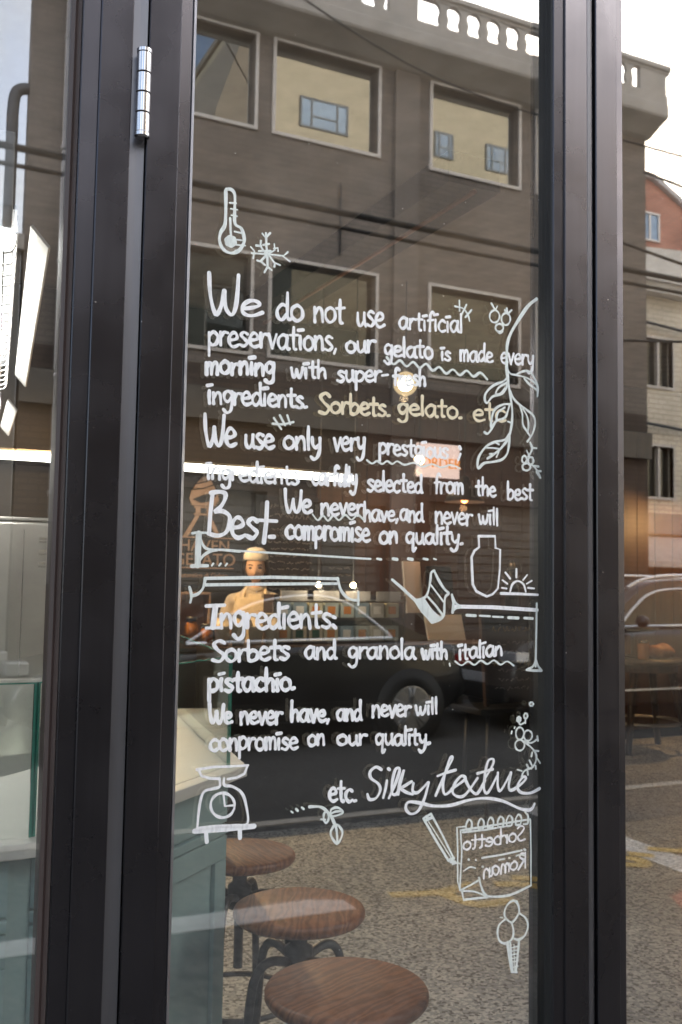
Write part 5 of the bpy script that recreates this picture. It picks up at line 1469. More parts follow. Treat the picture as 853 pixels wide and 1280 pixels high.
face_frame((-1.25, .47), (.285, .47), 3)
face_frame((.33, .495), (.915, 1.025), 1)
gp = [(-1.24, .465), (.325, .465), (.932, 1.035), (1.125, 2.22)]
for a, c in zip(gp[:-1], gp[1:]):
    p, q = Vector(loc([a])[0]), Vector(loc([c])[0])
    d = q - p
    ln = d.length
    d.normalize()
    nrm = Vector((d.y, -d.x))
    M = Matrix(((d.x, nrm.x, 0, p.x), (d.y, nrm.y, 0, p.y), (0, 0, 1, 0), (0, 0, 0, 1)))
    g_ = MB().box(0.006, ln - 0.006, -0.004, 0.004, 1.0505, 1.345, 0, M).build('guard_glass', 'guard_glass', ctr)
    e_ = MB().box(0.006, ln - 0.006, -0.004, 0.004, 1.3452, 1.348, 0, M)
    e_.box(0.001, 0.0058, -0.004, 0.004, 1.0505, 1.348, 0, M).box(ln - 0.0058, ln - 0.001, -0.004, 0.004, 1.0505, 1.348, 0, M)
    e_.build('polished_edge', 'guard_edge', g_)

# ---------------------------------------------------------------- three stools along the counter
st = thing('bar_stool', 'round wooden bar stool nearest the glass, at the bottom edge of the door', 'stool', (0.925, 0.285, 0), math.radians(20), 'round wooden stools at the counter')
MB().lathe([(0, 0.709), (0.150, 0.709), (0.160, 0.712), (0.166, 0.720), (0.166, 0.731), (0.162, 0.737), (0.155, 0.740), (0, 0.740)], n=64).build('seat', 'seat_wood', st)
MB().lathe([(0, 0.690), (0.09, 0.690), (0.09, 0.7085), (0, 0.7085)], n=24).build('seat_plate', 'black_iron', st)
MB().lathe([(0, 0.40), (0.014, 0.40), (0.014, 0.57), (0.034, 0.575), (0.036, 0.64), (0.022, 0.65), (0.022, 0.6895), (0, 0.6895)], n=16).build('post', 'black_iron', st)
for k in range(4):
    a = math.pi / 2 * k + math.pi / 4
    ca, sa = math.cos(a), math.sin(a)
    pth = smooth_path([(0.030 * ca, 0.030 * sa, 0.610), (0.085 * ca, 0.085 * sa, 0.625), (0.125 * ca, 0.125 * sa, 0.612), (0.148 * ca, 0.148 * sa, 0.56), (0.165 * ca, 0.165 * sa, 0.40), (0.200 * ca, 0.200 * sa, 0.012)], step=5)
    lg = MB().tube(pth, 0.0115, n=10)
    lo = lg.build('leg', 'black_iron', st)
    MB().lathe([(0, 0.001), (0.018, 0.001), (0.018, 0.012), (0, 0.012)], (0.200 * ca, 0.200 * sa, 0), n=12).build('foot', 'gasket', lo)
MB().tube([(0.172 * math.cos(2 * math.pi * i / 40), 0.172 * math.sin(2 * math.pi * i / 40), 0.315) for i in range(40)], 0.0085, n=8, closed=True).build('foot_ring', 'black_iron', st)
copy_tree(st, (1.035, 0.775, 0), math.radians(62), 'round wooden bar stool in the middle, crossed by the reflected white line')
copy_tree(st, (1.075, 1.31, 0), math.radians(95), 'round wooden bar stool farthest back, half hidden by the teal counter')

# ---------------------------------------------------------------- lights and ceiling
bm_ = MB().box(2.512, 2.815, 2.452, 5.281, 3.53, 3.689)
be = bm_.build('ceiling_beam', 'beam_paint', None)
tag(be, 'dark ceiling beam running back from the shopfront', 'beam')
pp_ = MB().tube([(2.663, 2.452, 3.507), (2.663, 5.281, 3.507)], 0.012, n=8).build('pipe', 'copper')
tag(pp_, 'thin copper pipe fixed under the dark ceiling beam', 'pipe')


def caged_light(label, p, q, hang=True):
    p, q = Vector(p), Vector(q)
    d = q - p
    ln = d.length
    d.normalize()
    s = Vector((d.y, -d.x, 0)).normalized()
    up3 = Vector((0, 0, 1))
    o = thing('ceiling_light', label, 'light', p, 0, 'caged fluorescent lights')
    M = Matrix(((s.x, d.x, 0, 0), (s.y, d.y, 0, 0), (0, 0, 1, 0), (0, 0, 0, 1)))
    m = MB()
    m.prism([(-0.085, 0.05), (0.085, 0.05), (0.085, 0.040), (-0.085, 0.040)], 0, ln, 'y')
    for i, v in enumerate(m.v):
        m.v[i] = tuple(M @ Vector(v))
    m.build('housing', 'reflector_grey', o)
    for sg in (-1, 1):
        m = MB().prism([(sg * 0.118, 0.012), (sg * 0.156, -0.032), (sg * 0.151, -0.036), (sg * 0.113, 0.008)], 0, ln, 'y')
        for i, v in enumerate(m.v):
            m.v[i] = tuple(M @ Vector(v))
        m.build('reflector', 'white_render', o)
    for dx in (-0.04, 0.04):
        MB().tube([M @ Vector((dx, 0.03, 0.005)), M @ Vector((dx, ln - 0.03, 0.005))], 0.017, n=12).build('tube', 'tube_light', o)
    c = MB()
    nn = int(ln / 0.085)
    for i in range(nn + 1):
        yy = 0.01 + i * (ln - 0.02) / nn
        c.tube([M @ Vector(v) for v in smooth_path([(-0.085, yy, 0.03), (-0.085, yy, -0.03), (-0.06, yy, -0.055), (0.06, yy, -0.055), (0.085, yy, -0.03), (0.085, yy, 0.03)], step=3)], 0.0022, n=6)
    for xx_, zz_ in ((-0.06, -0.055), (0.0, -0.055), (0.06, -0.055), (0.085, -0.01), (-0.085, -0.01)):
        c.tube([M @ Vector((xx_, 0, zz_)), M @ Vector((xx_, ln, zz_))], 0.0022, n=6)
    c.build('wire_cage', 'chrome', o)
    for yy in (0.1 * ln, 0.9 * ln):
        MB().tube([M @ Vector((0, yy, 0.05)), M @ Vector((0, yy, 3.69 - p.z))], 0.006, n=6).build('hanger', 'chrome', o)
    b_ = MB().box(-0.13, 0.075, -0.14, -0.004, -0.005, 0.15, 0, M)
    b_.build('control_box', 'pipe_grey', o, bevel=0.004)
    return o


caged_light('bright caged fluorescent light nearest the left pane', (0.185, 0.62, 2.30), (0.375, 2.25, 2.30))
caged_light('bright caged fluorescent light farther back, below the first one', (0.42, 2.80, 2.30), (0.49, 3.60, 2.30))

bk = thing('bulkhead', 'dark bulkhead over the service counter carrying a bright light strip', 'bulkhead', (0.0, 5.695, 2.392))
bk.scale = (1.38, 1.38, 1.38)
MB().box(-2.55, 2.66, 0.0, 0.49, 0.03, 0.92).build('panel', 'dark_wall', bk)
MB().box(-2.5, 2.62, -0.035, -0.001, 0.0, 0.036).build('light_strip', 'led_light', bk)
MB().box(-2.55, 2.66, -0.05, -0.001, 0.0365, 0.05).build('ledge', 'steel', bk)


def pendant(label, p, shade, bulb, r, emat, power=0, col=(1, .7, .4), ztop=3.69):
    o = thing('pendant_light', label, 'light', p)
    MB().tube([(0, 0, r * 0.9), (0, 0, ztop - p[2])], 0.004, n=6).build('cord', 'cable', o)
    if shade:
        MB().lathe([(0.02, 0.22), (0.04, 0.205), (0.06, 0.14), (0.135, 0.085), (0.17, 0.0), (0.163, 0.0), (0.125, 0.075), (0.04, 0.14)], n=28).build('lamp_shade', 'black_iron', o)
        MB().ball((0, 0, 0.03), r).build('bulb', emat, o)
    else:
        if emat == 'globe_light':
            MB().ball((0, 0, 0), r).build('globe', 'frosted_globe', o)
            MB().ball((0, 0, 0), r * 0.62).build('bulb', emat, o)
        else:
            MB().ball((0, 0, 0), r).build('bulb', emat, o)
        MB().lathe([(0.0, r * 0.95), (0.018, r * 0.95), (0.018, r + 0.05), (0.0, r + 0.05)], n=12).build('socket', 'black_iron', o)
    if power:
        l = bpy.data.lights.new('lamp_glow', 'POINT')
        l.energy, l.color, l.shadow_soft_size = power, col, 0.03
        lo = bpy.data.objects.new('lamp_glow', l)
        COL.objects.link(lo)
        lo.parent = o
        lo.location = (0, 0, -0.10 if not shade else -0.05)
    return o


pendant('glowing round globe pendant behind the word fresh', (3.381, 4.384, 2.958), False, True, 0.085, 'globe_light', 4)
pendant('small warm bare bulb below the order sign', (4.209, 5.585, 2.606), False, True, 0.041, 'warm_bulb', 2)
pendant('black dome pendant with a dim reddish bulb', (4.554, 5.419, 2.254), True, True, 0.036, 'red_bulb', 4, (1, .5, .25))
pendant('added warm pendant, unseen behind the door stile, lighting the gelato worker', (1.50, 4.36, 2.45), True, True, 0.045, 'warm_bulb', 52, (1, .64, .30))  # lamp added to light the worker, kept out of view behind the stile
pendant('warm pendant lamp glowing against the wall at far right', (7.756, 5.764, 2.337), True, True, 0.07, 'warm_bulb', 22, (1, .55, .22))
for lab, x_, y_ in (('small hanging bulb on a thin rod, left of two over the boxes', 2.699, 4.3), ('small hanging bulb on a thin rod, right of two over the boxes', 2.952, 4.3)):
    o = thing('hanging_bulb', lab, 'light', (x_, y_, 1.543), 0, 'small bulbs over the boxes')
    MB().tube([(0, 0, 0.015), (0, 0, 2.14)], 0.004, n=6).build('rod', 'black_iron', o)
    MB().ball((0, 0, 0), 0.019).build('bulb', 'globe_light', o)
    l = bpy.data.lights.new('lamp_glow', 'POINT')
    l.energy, l.color, l.shadow_soft_size = 0.4, (1, .85, .65), 0.02
    lo = bpy.data.objects.new('lamp_glow', l)
    COL.objects.link(lo)
    lo.parent = o
    lo.location = (0, -0.06, -0.03)


def text(name, body_, size, loc_, mat_, parent, ext=0.003, rot=(math.pi / 2, 0, 0), align='CENTER'):
    c = bpy.data.curves.new(name, 'FONT')
    c.body, c.size, c.extrude, c.align_x = body_, size, ext, align
    o = bpy.data.objects.new(name, c)
    COL.objects.link(o)
    c.materials.append(MATS[mat_])
    me = bpy.data.meshes.new_from_object(o.evaluated_get(bpy.context.evaluated_depsgraph_get()))
    bpy.data.objects.remove(o)
    o = bpy.data.objects.new(name, me)
    COL.objects.link(o)
    o.parent = parent
    o.location, o.rotation_euler = loc_, rot
    return o


# ---------------------------------------------------------------- back wall: logo board, menu boards, order sign
lg = thing('logo_board', 'black wall board with a tan gelato logo and lettering', 'sign', (2.581, 6.344, 1.647))
lg.scale = (1.38, 1.38, 1.38)
MB().box(-0.30, 0.30, 0.0, 0.025, -0.09, 0.66).build('board', 'board_black', lg, bevel=0.003)
text('lettering', 'HAVEN', 0.098, (0.005, -0.004, 0.115), 'logo_tan', lg)
text('lettering', 'GELATO', 0.104, (0.005, -0.004, 0.03), 'logo_tan', lg)
text('lettering', 'autentico di Gelato', 0.040, (0.0, -0.004, -0.045), 'logo_tan', lg)
m = MB().box(-0.19, 0.19, -0.008, -0.001, 0.010, 0.017).box(-0.20, -0.02, -0.008, -0.001, 0.193, 0.20).box(0.06, 0.20, -0.008, -0.001, 0.193, 0.20)
m.prism([(-0.135, 0.20), (-0.105, 0.20), (-0.035, 0.33), (-0.058, 0.33)], -0.008, -0.001, 'y').prism([(0.105, 0.20), (0.075, 0.20), (0.012, 0.33), (0.035, 0.33)], -0.008, -0.001, 'y')
m.box(-0.07, 0.05, -0.008, -0.001, 0.332, 0.342).box(-0.06, -0.03, -0.008, -0.001, 0.343, 0.375).box(0.01, 0.04, -0.008, -0.001, 0.343, 0.375).box(-0.07, 0.05, -0.008, -0.001, 0.376, 0.386)
m.build('emblem', 'logo_tan', lg)
m = MB().prism([(-0.085, 0.39), (0.062, 0.39), (0.085, 0.43), (0.07, 0.475), (0.04, 0.53), (0.015, 0.575), (-0.015, 0.60), (-0.02, 0.57), (-0.055, 0.53), (-0.09, 0.475), (-0.102, 0.43)], -0.012, -0.001, 'y')
m.build('swirl', 'logo_tan', lg)
m = MB()
for q in range(3):
    m.tube(smooth_path([(-0.085 + q * 0.018, -0.013, 0.485 + q * 0.036), (-0.02, -0.014, 0.495 + q * 0.036), (0.06 - q * 0.016, -0.013, 0.525 + q * 0.03)]), 0.004, n=6)
m.prism([(-0.085, 0.425), (-0.02, 0.455), (0.05, 0.475), (0.068, 0.455), (0.03, 0.418), (-0.03, 0.405)], -0.016, -0.0125, 'y')
m.build('swirl_line', 'board_black', lg)


def scribble_rows(m, x0, x1, z1, rows, dz, y, h, rnd):
    for r in range(rows):
        x = x0 + rnd.uniform(0, 0.05)
        zc = z1 - r * dz
        end = x1 - rnd.uniform(0, 0.12) * (x1 - x0)
        while x < end:
            w = rnd.uniform(0.02, 0.06)
            n_ = max(2, int(w / 0.008))
            m.tube([(min(x + w * i / n_, end), y, zc + rnd.uniform(-h, h)) for i in range(n_ + 1)], 0.0016, n=4)
            x += w + 0.014


rnd = random.Random(3)
mbd = thing('menu_board', 'black chalk menu board with faint handwritten rows behind the worker', 'sign', (3.45, 6.344, 1.343))
mbd.scale = (1.38, 1.38, 1.38)
MB().box(-0.30, 0.13, 0.0, 0.025, -0.06, 0.70).build('board', 'board_black', mbd, bevel=0.003)
m = MB()
scribble_rows(m, -0.24, 0.08, 0.63, 2, 0.06, -0.003, 0.016, rnd)
scribble_rows(m, -0.24, 0.10, 0.49, 11, 0.042, -0.003, 0.008, rnd)
m.build('chalk_writing', 'chalk', mbd)
mb2 = thing('menu_board', 'narrow black menu board with faint rows beside the wood panelling', 'sign', (3.836, 6.316, 1.343))
mb2.scale = (1.38, 1.38, 1.38)
MB().box(-0.13, 0.10, -0.012, 0.010, -0.06, 0.66).build('board', 'board_black', mb2, bevel=0.003)
m = MB()
scribble_rows(m, -0.10, 0.08, 0.25, 5, 0.045, -0.015, 0.008, rnd)
m.build('chalk_writing', 'chalk', mb2)
od = thing('order_sign', 'small white sign reading ORDER in orange letters', 'sign', (4.83, 6.275, 2.716))
od.scale = (1.38, 1.38, 1.38)
MB().box(-0.165, 0.165, 0.0, 0.03, -0.115, 0.115).build('panel', 'sign_white', od, bevel=0.004)
text('lettering', 'ORDER', 0.098, (0.015, -0.004, -0.05), 'sign_orange', od)

# ---------------------------------------------------------------- service counter with jars, boxes and till
sc_ = thing('service_counter', 'black fronted service counter with a wooden top in front of the worker', 'counter', (2.898, 4.453, -0.589))
sc_.scale = (1.38, 1.38, 1.38)
MB().box(-0.92, 1.30, -0.12, 0.12, 0.4273, 1.22).build('body', 'board_black', sc_)
MB().box(-0.96, 1.34, -0.16, 0.15, 1.2205, 1.26).build('countertop', 'table_wood', sc_, bevel=0.004)
rk = thing('display_rack', 'wooden display rack of small packaged boxes with price cards on top', 'rack', (2.898, 4.481, 1.151))
rk.scale = (1.38, 1.38, 1.38)
MB().box(-0.33, 0.36, 0.06, 0.07, 0.0, 0.235).build('back_panel', 'table_wood', rk)
for zz_ in (0.012, 0.125):
    MB().box(-0.33, 0.36, -0.06, 0.059, zz_ - 0.012, zz_).build('shelf', 'table_wood', rk)
for xx_ in (-0.342, 0.361):
    MB().box(xx_, xx_ + 0.011, -0.06, 0.07, 0.0, 0.235).build('side_panel', 'table_wood', rk)
for q in range(4):
    MB().box(-0.31 + q * 0.17, -0.31 + q * 0.17 + 0.135, -0.072, -0.066, 0.207, 0.255).build('price_card', 'card', rk)
MB().box(-0.33, 0.36, -0.064, -0.061, 0.204, 0.214).build('card_rail', 'steel', rk)
BOX = ['pale grey', 'sage green', 'tan', 'slate blue', 'pale yellow']
box0 = {}
lid_m = ['white_render', 'amber', 'bottle_green']
rr = random.Random(5)
for row in range(2):
    for cidx in range(8):
        ci = rr.randrange(5)
        x_ = 2.505 + cidx * 0.1159
        z_ = 1.151 + (0.0172, 0.1732, 0.3291)[row]
        if ci not in box0:
            o = thing('packaged_box', '%s packaged box standing on the display rack' % BOX[ci], 'box', (x_, 4.453, z_), 0, 'packaged boxes on the display rack: ' + BOX[ci])
            o.scale = (1.38, 1.38, 1.38)
            MB().box(-0.036, 0.036, -0.03, 0.03, 0, 0.072).build('carton', 'box_%d' % ci, o, bevel=0.002)
            MB().box(-0.022, 0.018, -0.0315, -0.0302, 0.018, 0.055).build('sticker', lid_m[ci % 3], o)
            box0[ci] = o
        else:
            copy_tree(box0[ci], (x_, 4.453, z_), rr.uniform(-0.06, 0.06), box0[ci]['label'])
JAR = [('bottle', 'tall dark green bottle at the left end of the service counter', 1.753, 0.036, 0.20, 'bottle_green'),
       ('jar', 'amber jar with a lid between the green bottle and the cups', 1.877, 0.032, 0.11, 'amber'),
       ('jar', 'short amber jar in front of the lit shelf', 1.973, 0.030, 0.08, 'amber')]
for nm, lb, x_, r_, h_, mm in JAR:
    o = thing(nm, lb, nm, (x_, 4.398, 1.151))
    o.scale = (1.38, 1.38, 1.38)
    MB().lathe([(0, 0.001), (r_, 0.001), (r_, h_ * 0.8), (r_ * 0.7, h_ * 0.93), (r_ * 0.7, h_), (0, h_)], n=20).build('glass_body', mm, o)
    MB().lathe([(0, h_ + 0.0005), (r_ * 0.75, h_ + 0.0005), (r_ * 0.75, h_ + 0.02), (0, h_ + 0.02)], n=20).build('lid', 'black_iron', o)
c0 = None
for q in range(4):
    if c0 is None:
        c0 = thing('paper_cup', 'stack of beige paper cups on the service counter', 'cups', (2.07, 4.37, 1.151), 0, 'paper cup stacks')
        c0.scale = (1.38, 1.38, 1.38)
        MB().lathe([(0, 0.0), (0.028, 0.0), (0.036, 0.085), (0.038, 0.09), (0.034, 0.09), (0.030, 0.14), (0.0, 0.14)], n=20).build('cup', 'cup', c0)
        MB().lathe([(0.0, 0.1405), (0.037, 0.1405), (0.037, 0.147), (0.0, 0.147)], n=20).build('lid', 'card', c0)
    else:
        copy_tree(c0, (2.07 + q * 0.113, 4.37 + 0.01 * (q % 2), 1.151), q, c0['label'])
bw = thing('crate', 'open wooden crate shelf glowing warmly behind the jars', 'crate', (1.877, 4.57, 1.151))
bw.scale = (1.38, 1.38, 1.38)
m = MB().box(-0.16, 0.12, 0.05, 0.058, 0, 0.24).box(-0.16, 0.12, -0.03, 0.049, 0.0, 0.010).box(-0.16, 0.12, -0.03, 0.049, 0.23, 0.24).box(-0.16, -0.152, -0.03, 0.049, 0.011, 0.229).box(0.112, 0.12, -0.03, 0.049, 0.011, 0.229).box(-0.03, -0.022, -0.03, 0.049, 0.011, 0.229)
m.build('case', 'logo_tan', bw)

tl = thing('till_counter', 'dark till counter with a wooden top by the wood panelling', 'counter', (4.347, 5.723, -0.589))
tl.scale = (1.38, 1.38, 1.38)
MB().box(-0.36, 0.42, -0.2, 0.2, 0.4273, 1.14).build('body', 'board_black', tl)
MB().box(-0.38, 0.44, -0.23, 0.22, 1.1405, 1.18).build('countertop', 'table_wood', tl, bevel=0.004)


def sheet(name, label, cat, c, w, h_, lean, yaw, m_, t=0.012, bord=None):
    o = thing(name, label, cat, c, yaw)
    o.scale = (1.38, 1.38, 1.38)
    R = Matrix.Rotation(-lean, 4, 'X')
    MB().box(-w / 2, w / 2, 0, t, 0, h_, 0, R).build('sheet' if cat == 'notice' else 'screen', m_, o, bevel=0.002)
    MB().prism([(0.0 + t, 0.0), (0.09, 0.0), (t + h_ * 0.5 * math.sin(lean), h_ * 0.5)], -0.012, 0.012, 'x').build('stand', bord or 'steel', o)
    return o


sheet('notice', 'tall pale notice sheet leaning beside the dark tablet', 'notice', (4.14, 5.502, 1.322), 0.16, 0.31, 0.12, 0.35, 'paper')
MB().box(4.002, 4.609, 5.481, 5.695, 1.04, 1.321).build('plinth', 'table_wood')
tag(bpy.data.objects['plinth'], 'low dark wooden plinth under the notice and the tablet', 'plinth')
sheet('tablet', 'dark till tablet standing next to the pale notice', 'tablet', (4.402, 5.529, 1.481), 0.20, 0.17, 0.15, 0.15, 'screen', 0.014, 'black_iron')
MB().tube([(4.402, 5.585, 1.322), (4.402, 5.585, 1.481)], 0.018).build('tablet_post', 'black_iron')
tag(bpy.data.objects['tablet_post'], 'short black post holding up the till tablet', 'post')
sheet('notice', 'wide pale notice sheet below the dark tablet', 'notice', (4.388, 5.378, 1.04), 0.28, 0.205, 0.3, 0.1, 'paper')

bt = thing('bar_table', 'black high table with thin legs and a crossbar carrying the chalkboard', 'table', (4.075, 4.025, -0.341))
bt.scale = (1.22, 1.22, 1.22)
MB().box(-0.34, 0.36, -0.15, 0.15, 0.865, 0.895).build('tabletop', 'board_black', bt, bevel=0.003)
for sx, sy in ((-0.26, -0.1), (0.28, -0.1), (-0.26, 0.1), (0.28, 0.1)):
    MB().tube([(sx, sy, 0.864), (sx * 1.08, sy * 1.2, 0.2805)], 0.011, n=8).build('leg', 'black_iron', bt)
MB().tube([(0.01, 0.0, 0.864), (0.03, 0.0, 0.57)], 0.011, n=8).build('brace', 'black_iron', bt)
MB().tube([(-0.27, -0.106, 0.56), (0.29, -0.106, 0.56)], 0.010, n=8).build('crossbar', 'black_iron', bt)
cb = thing('chalkboard', 'framed chalkboard with yellow and white writing on the black high table', 'chalkboard', (4.075, 4.001, 0.752), 0.12)
cb.scale = (1.22, 1.22, 1.22)
R = Matrix.Rotation(-0.10, 4, 'X')
MB().box(-0.22, 0.25, 0.0, 0.012, 0.01, 0.50, 0, R).build('board', 'board_black', cb)
f_ = MB().box(-0.24, -0.2205, -0.006, 0.016, 0, 0.52, 0, R).box(0.2505, 0.27, -0.006, 0.016, 0, 0.52, 0, R).box(-0.22, 0.25, -0.006, 0.016, 0.5005, 0.52, 0, R)
f_.build('frame', 'table_wood', cb)
m, m2 = MB(), MB()
scribble_rows(m, -0.18, 0.22, 0.34, 6, 0.05, -0.003, 0.010, rnd)
scribble_rows(m2, -0.18, 0.20, 0.42, 2, 0.19, -0.003, 0.016, rnd)
for q in (m, m2):
    q.v = [tuple(R @ Vector(v)) for v in q.v]
m.build('chalk_writing', 'chalk', cb)
m2.build('chalk_writing', 'chalk_yellow', cb)
sh = thing('wall_shelf', 'short dark wall shelf holding a tall canister', 'shelf', (5.548, 6.206, 1.343))
sh.scale = (1.38, 1.38, 1.38)
MB().box(-0.16, 0.16, -0.10, 0.09, -0.02, 0.0).build('board', 'table_wood', sh)
for sx in (-0.12, 0.12):
    MB().prism([(0.085, -0.021), (0.085, -0.12), (0.07, -0.12), (-0.06, -0.021)], sx - 0.008, sx + 0.008, 'x').build('bracket', 'black_iron', sh)
cn_ = thing('canister', 'tall dark canister with a silver lid on the wall shelf', 'canister', (5.561, 6.137, 1.344))
cn_.scale = (1.38, 1.38, 1.38)
MB().lathe([(0, 0), (0.045, 0), (0.045, 0.24), (0.03, 0.27), (0, 0.27)], n=20).build('can', 'black_iron', cn_)
MB().lathe([(0, 0.2705), (0.03, 0.2705), (0.012, 0.33), (0, 0.33)], n=16).build('lid', 'steel', cn_)

# ---------------------------------------------------------------- stainless machine in the left pane
sm_ = thing('gelato_machine', 'tall stainless steel gelato machine with three louvres at the upper right', 'machine', (0.64, 2.60, 0), math.radians(-9))
MB().box(-0.27, 0.33, 0.0, 0.5, 0.12, 1.785).build('casing', 'steel', sm_, bevel=0.012)
MB().box(-0.276, 0.336, -0.008, 0.506, 1.7855, 1.80).build('lid', 'steel', sm_, bevel=0.003)
MB().box(-0.045, -0.042, -0.003, 0.0, 1.16, 1.75).build('seam', 'chrome', sm_)
MB().box(-0.25, 0.31, -0.014, -0.0005, 0.2, 1.15).build('door', 'cream_stone', sm_, bevel=0.006)
for q in range(3):
    MB().prism([(0.0, 1.72 - q * 0.05), (-0.016, 1.71 - q * 0.05), (-0.016, 1.703 - q * 0.05), (0.0, 1.70 - q * 0.05)], 0.015, 0.11, 'x').build('louvre', 'steel', sm_)
MB().tube([(-0.21, -0.02, 1.18), (-0.21, -0.07, 1.20), (-0.21, -0.07, 1.40), (-0.21, -0.02, 1.42)], 0.012).build('handle', 'black_iron', sm_)
for sx in (-0.22, 0.28):
    for sy in (0.05, 0.45):
        MB().lathe([(0, 0.0), (0.03, 0.0), (0.02, 0.03), (0.02, 0.119), (0, 0.119)], (sx, sy, 0), n=12).build('foot', 'black_iron', sm_)

# ---------------------------------------------------------------- round table at the far right with bread and a cake stand
rt_ = thing('high_table', 'dark round high table with splayed legs carrying bread, far right', 'table', (6.891, 5.823, -0.713))
rt_.scale = (1.46, 1.46, 1.46)
MB().lathe([(0, 1.06), (0.27, 1.06), (0.275, 1.075), (0.27, 1.09), (0, 1.09)], n=36).build('tabletop', 'table_wood', rt_)
MB().lathe([(0.20, 1.01), (0.22, 1.01), (0.22, 1.0595), (0.20, 1.0595)], n=28).build('apron', 'table_wood', rt_)
for k in range(4):
    a = math.pi / 2 * k + 0.5
    MB().tube([(0.19 * math.cos(a), 0.19 * math.sin(a), 1.0), (0.30 * math.cos(a), 0.30 * math.sin(a), 0.4894)], [0.026, 0.02], n=8).build('leg', 'table_wood', rt_)
MB().tube([(0.25 * math.cos(2 * math.pi * i / 32), 0.25 * math.sin(2 * math.pi * i / 32), 0.68) for i in range(32)], 0.010, n=6, closed=True).build('foot_ring', 'steel', rt_)
br = MB().ball((0, 0, 0.048), (0.105, 0.07, 0.05), n=24, m=14)
for i, v in enumerate(br.v):
    s = 1 + 0.07 * math.sin(v[0] * 60) * (v[2] / 0.1)
    br.v[i] = (v[0], v[1] * s, max(0.0, v[2] * s))
bo = br.build('bread_loaf', 'bread')
bo.location = (7.008, 5.706, 0.879)
bo.scale = (1.46, 1.46, 1.46)
tag(bo, 'golden brown round bread loaf on the dark high table', 'bread')
ck = thing('cake_stand', 'dark wooden cake stand plate raised on a thin stem over the bread', 'stand', (6.92, 5.998, 0.879))
ck.scale = (1.46, 1.46, 1.46)
MB().lathe([(0, 0), (0.07, 0), (0.07, 0.008), (0.014, 0.018), (0.012, 0.15), (0.03, 0.165), (0.0, 0.165)], n=24).build('stem', 'table_wood', ck)
MB().lathe([(0, 0.1655), (0.13, 0.1655), (0.17, 0.185), (0.17, 0.20), (0.15, 0.195), (0, 0.18)], n=36).build('plate', 'table_wood', ck)
jo = thing('jar', 'small clear jar with a shiny lid beside the bread loaf', 'jar', (6.76, 5.677, 0.879))
jo.scale = (1.46, 1.46, 1.46)
MB().lathe([(0.0, 0.001), (0.035, 0.001), (0.037, 0.02), (0.037, 0.09), (0.03, 0.105), (0.0, 0.105)], n=20).build('glass_body', 'amber', jo)
MB().lathe([(0, 0.1055), (0.033, 0.1055), (0.033, 0.125), (0, 0.125)], n=20).build('lid', 'chrome', jo)

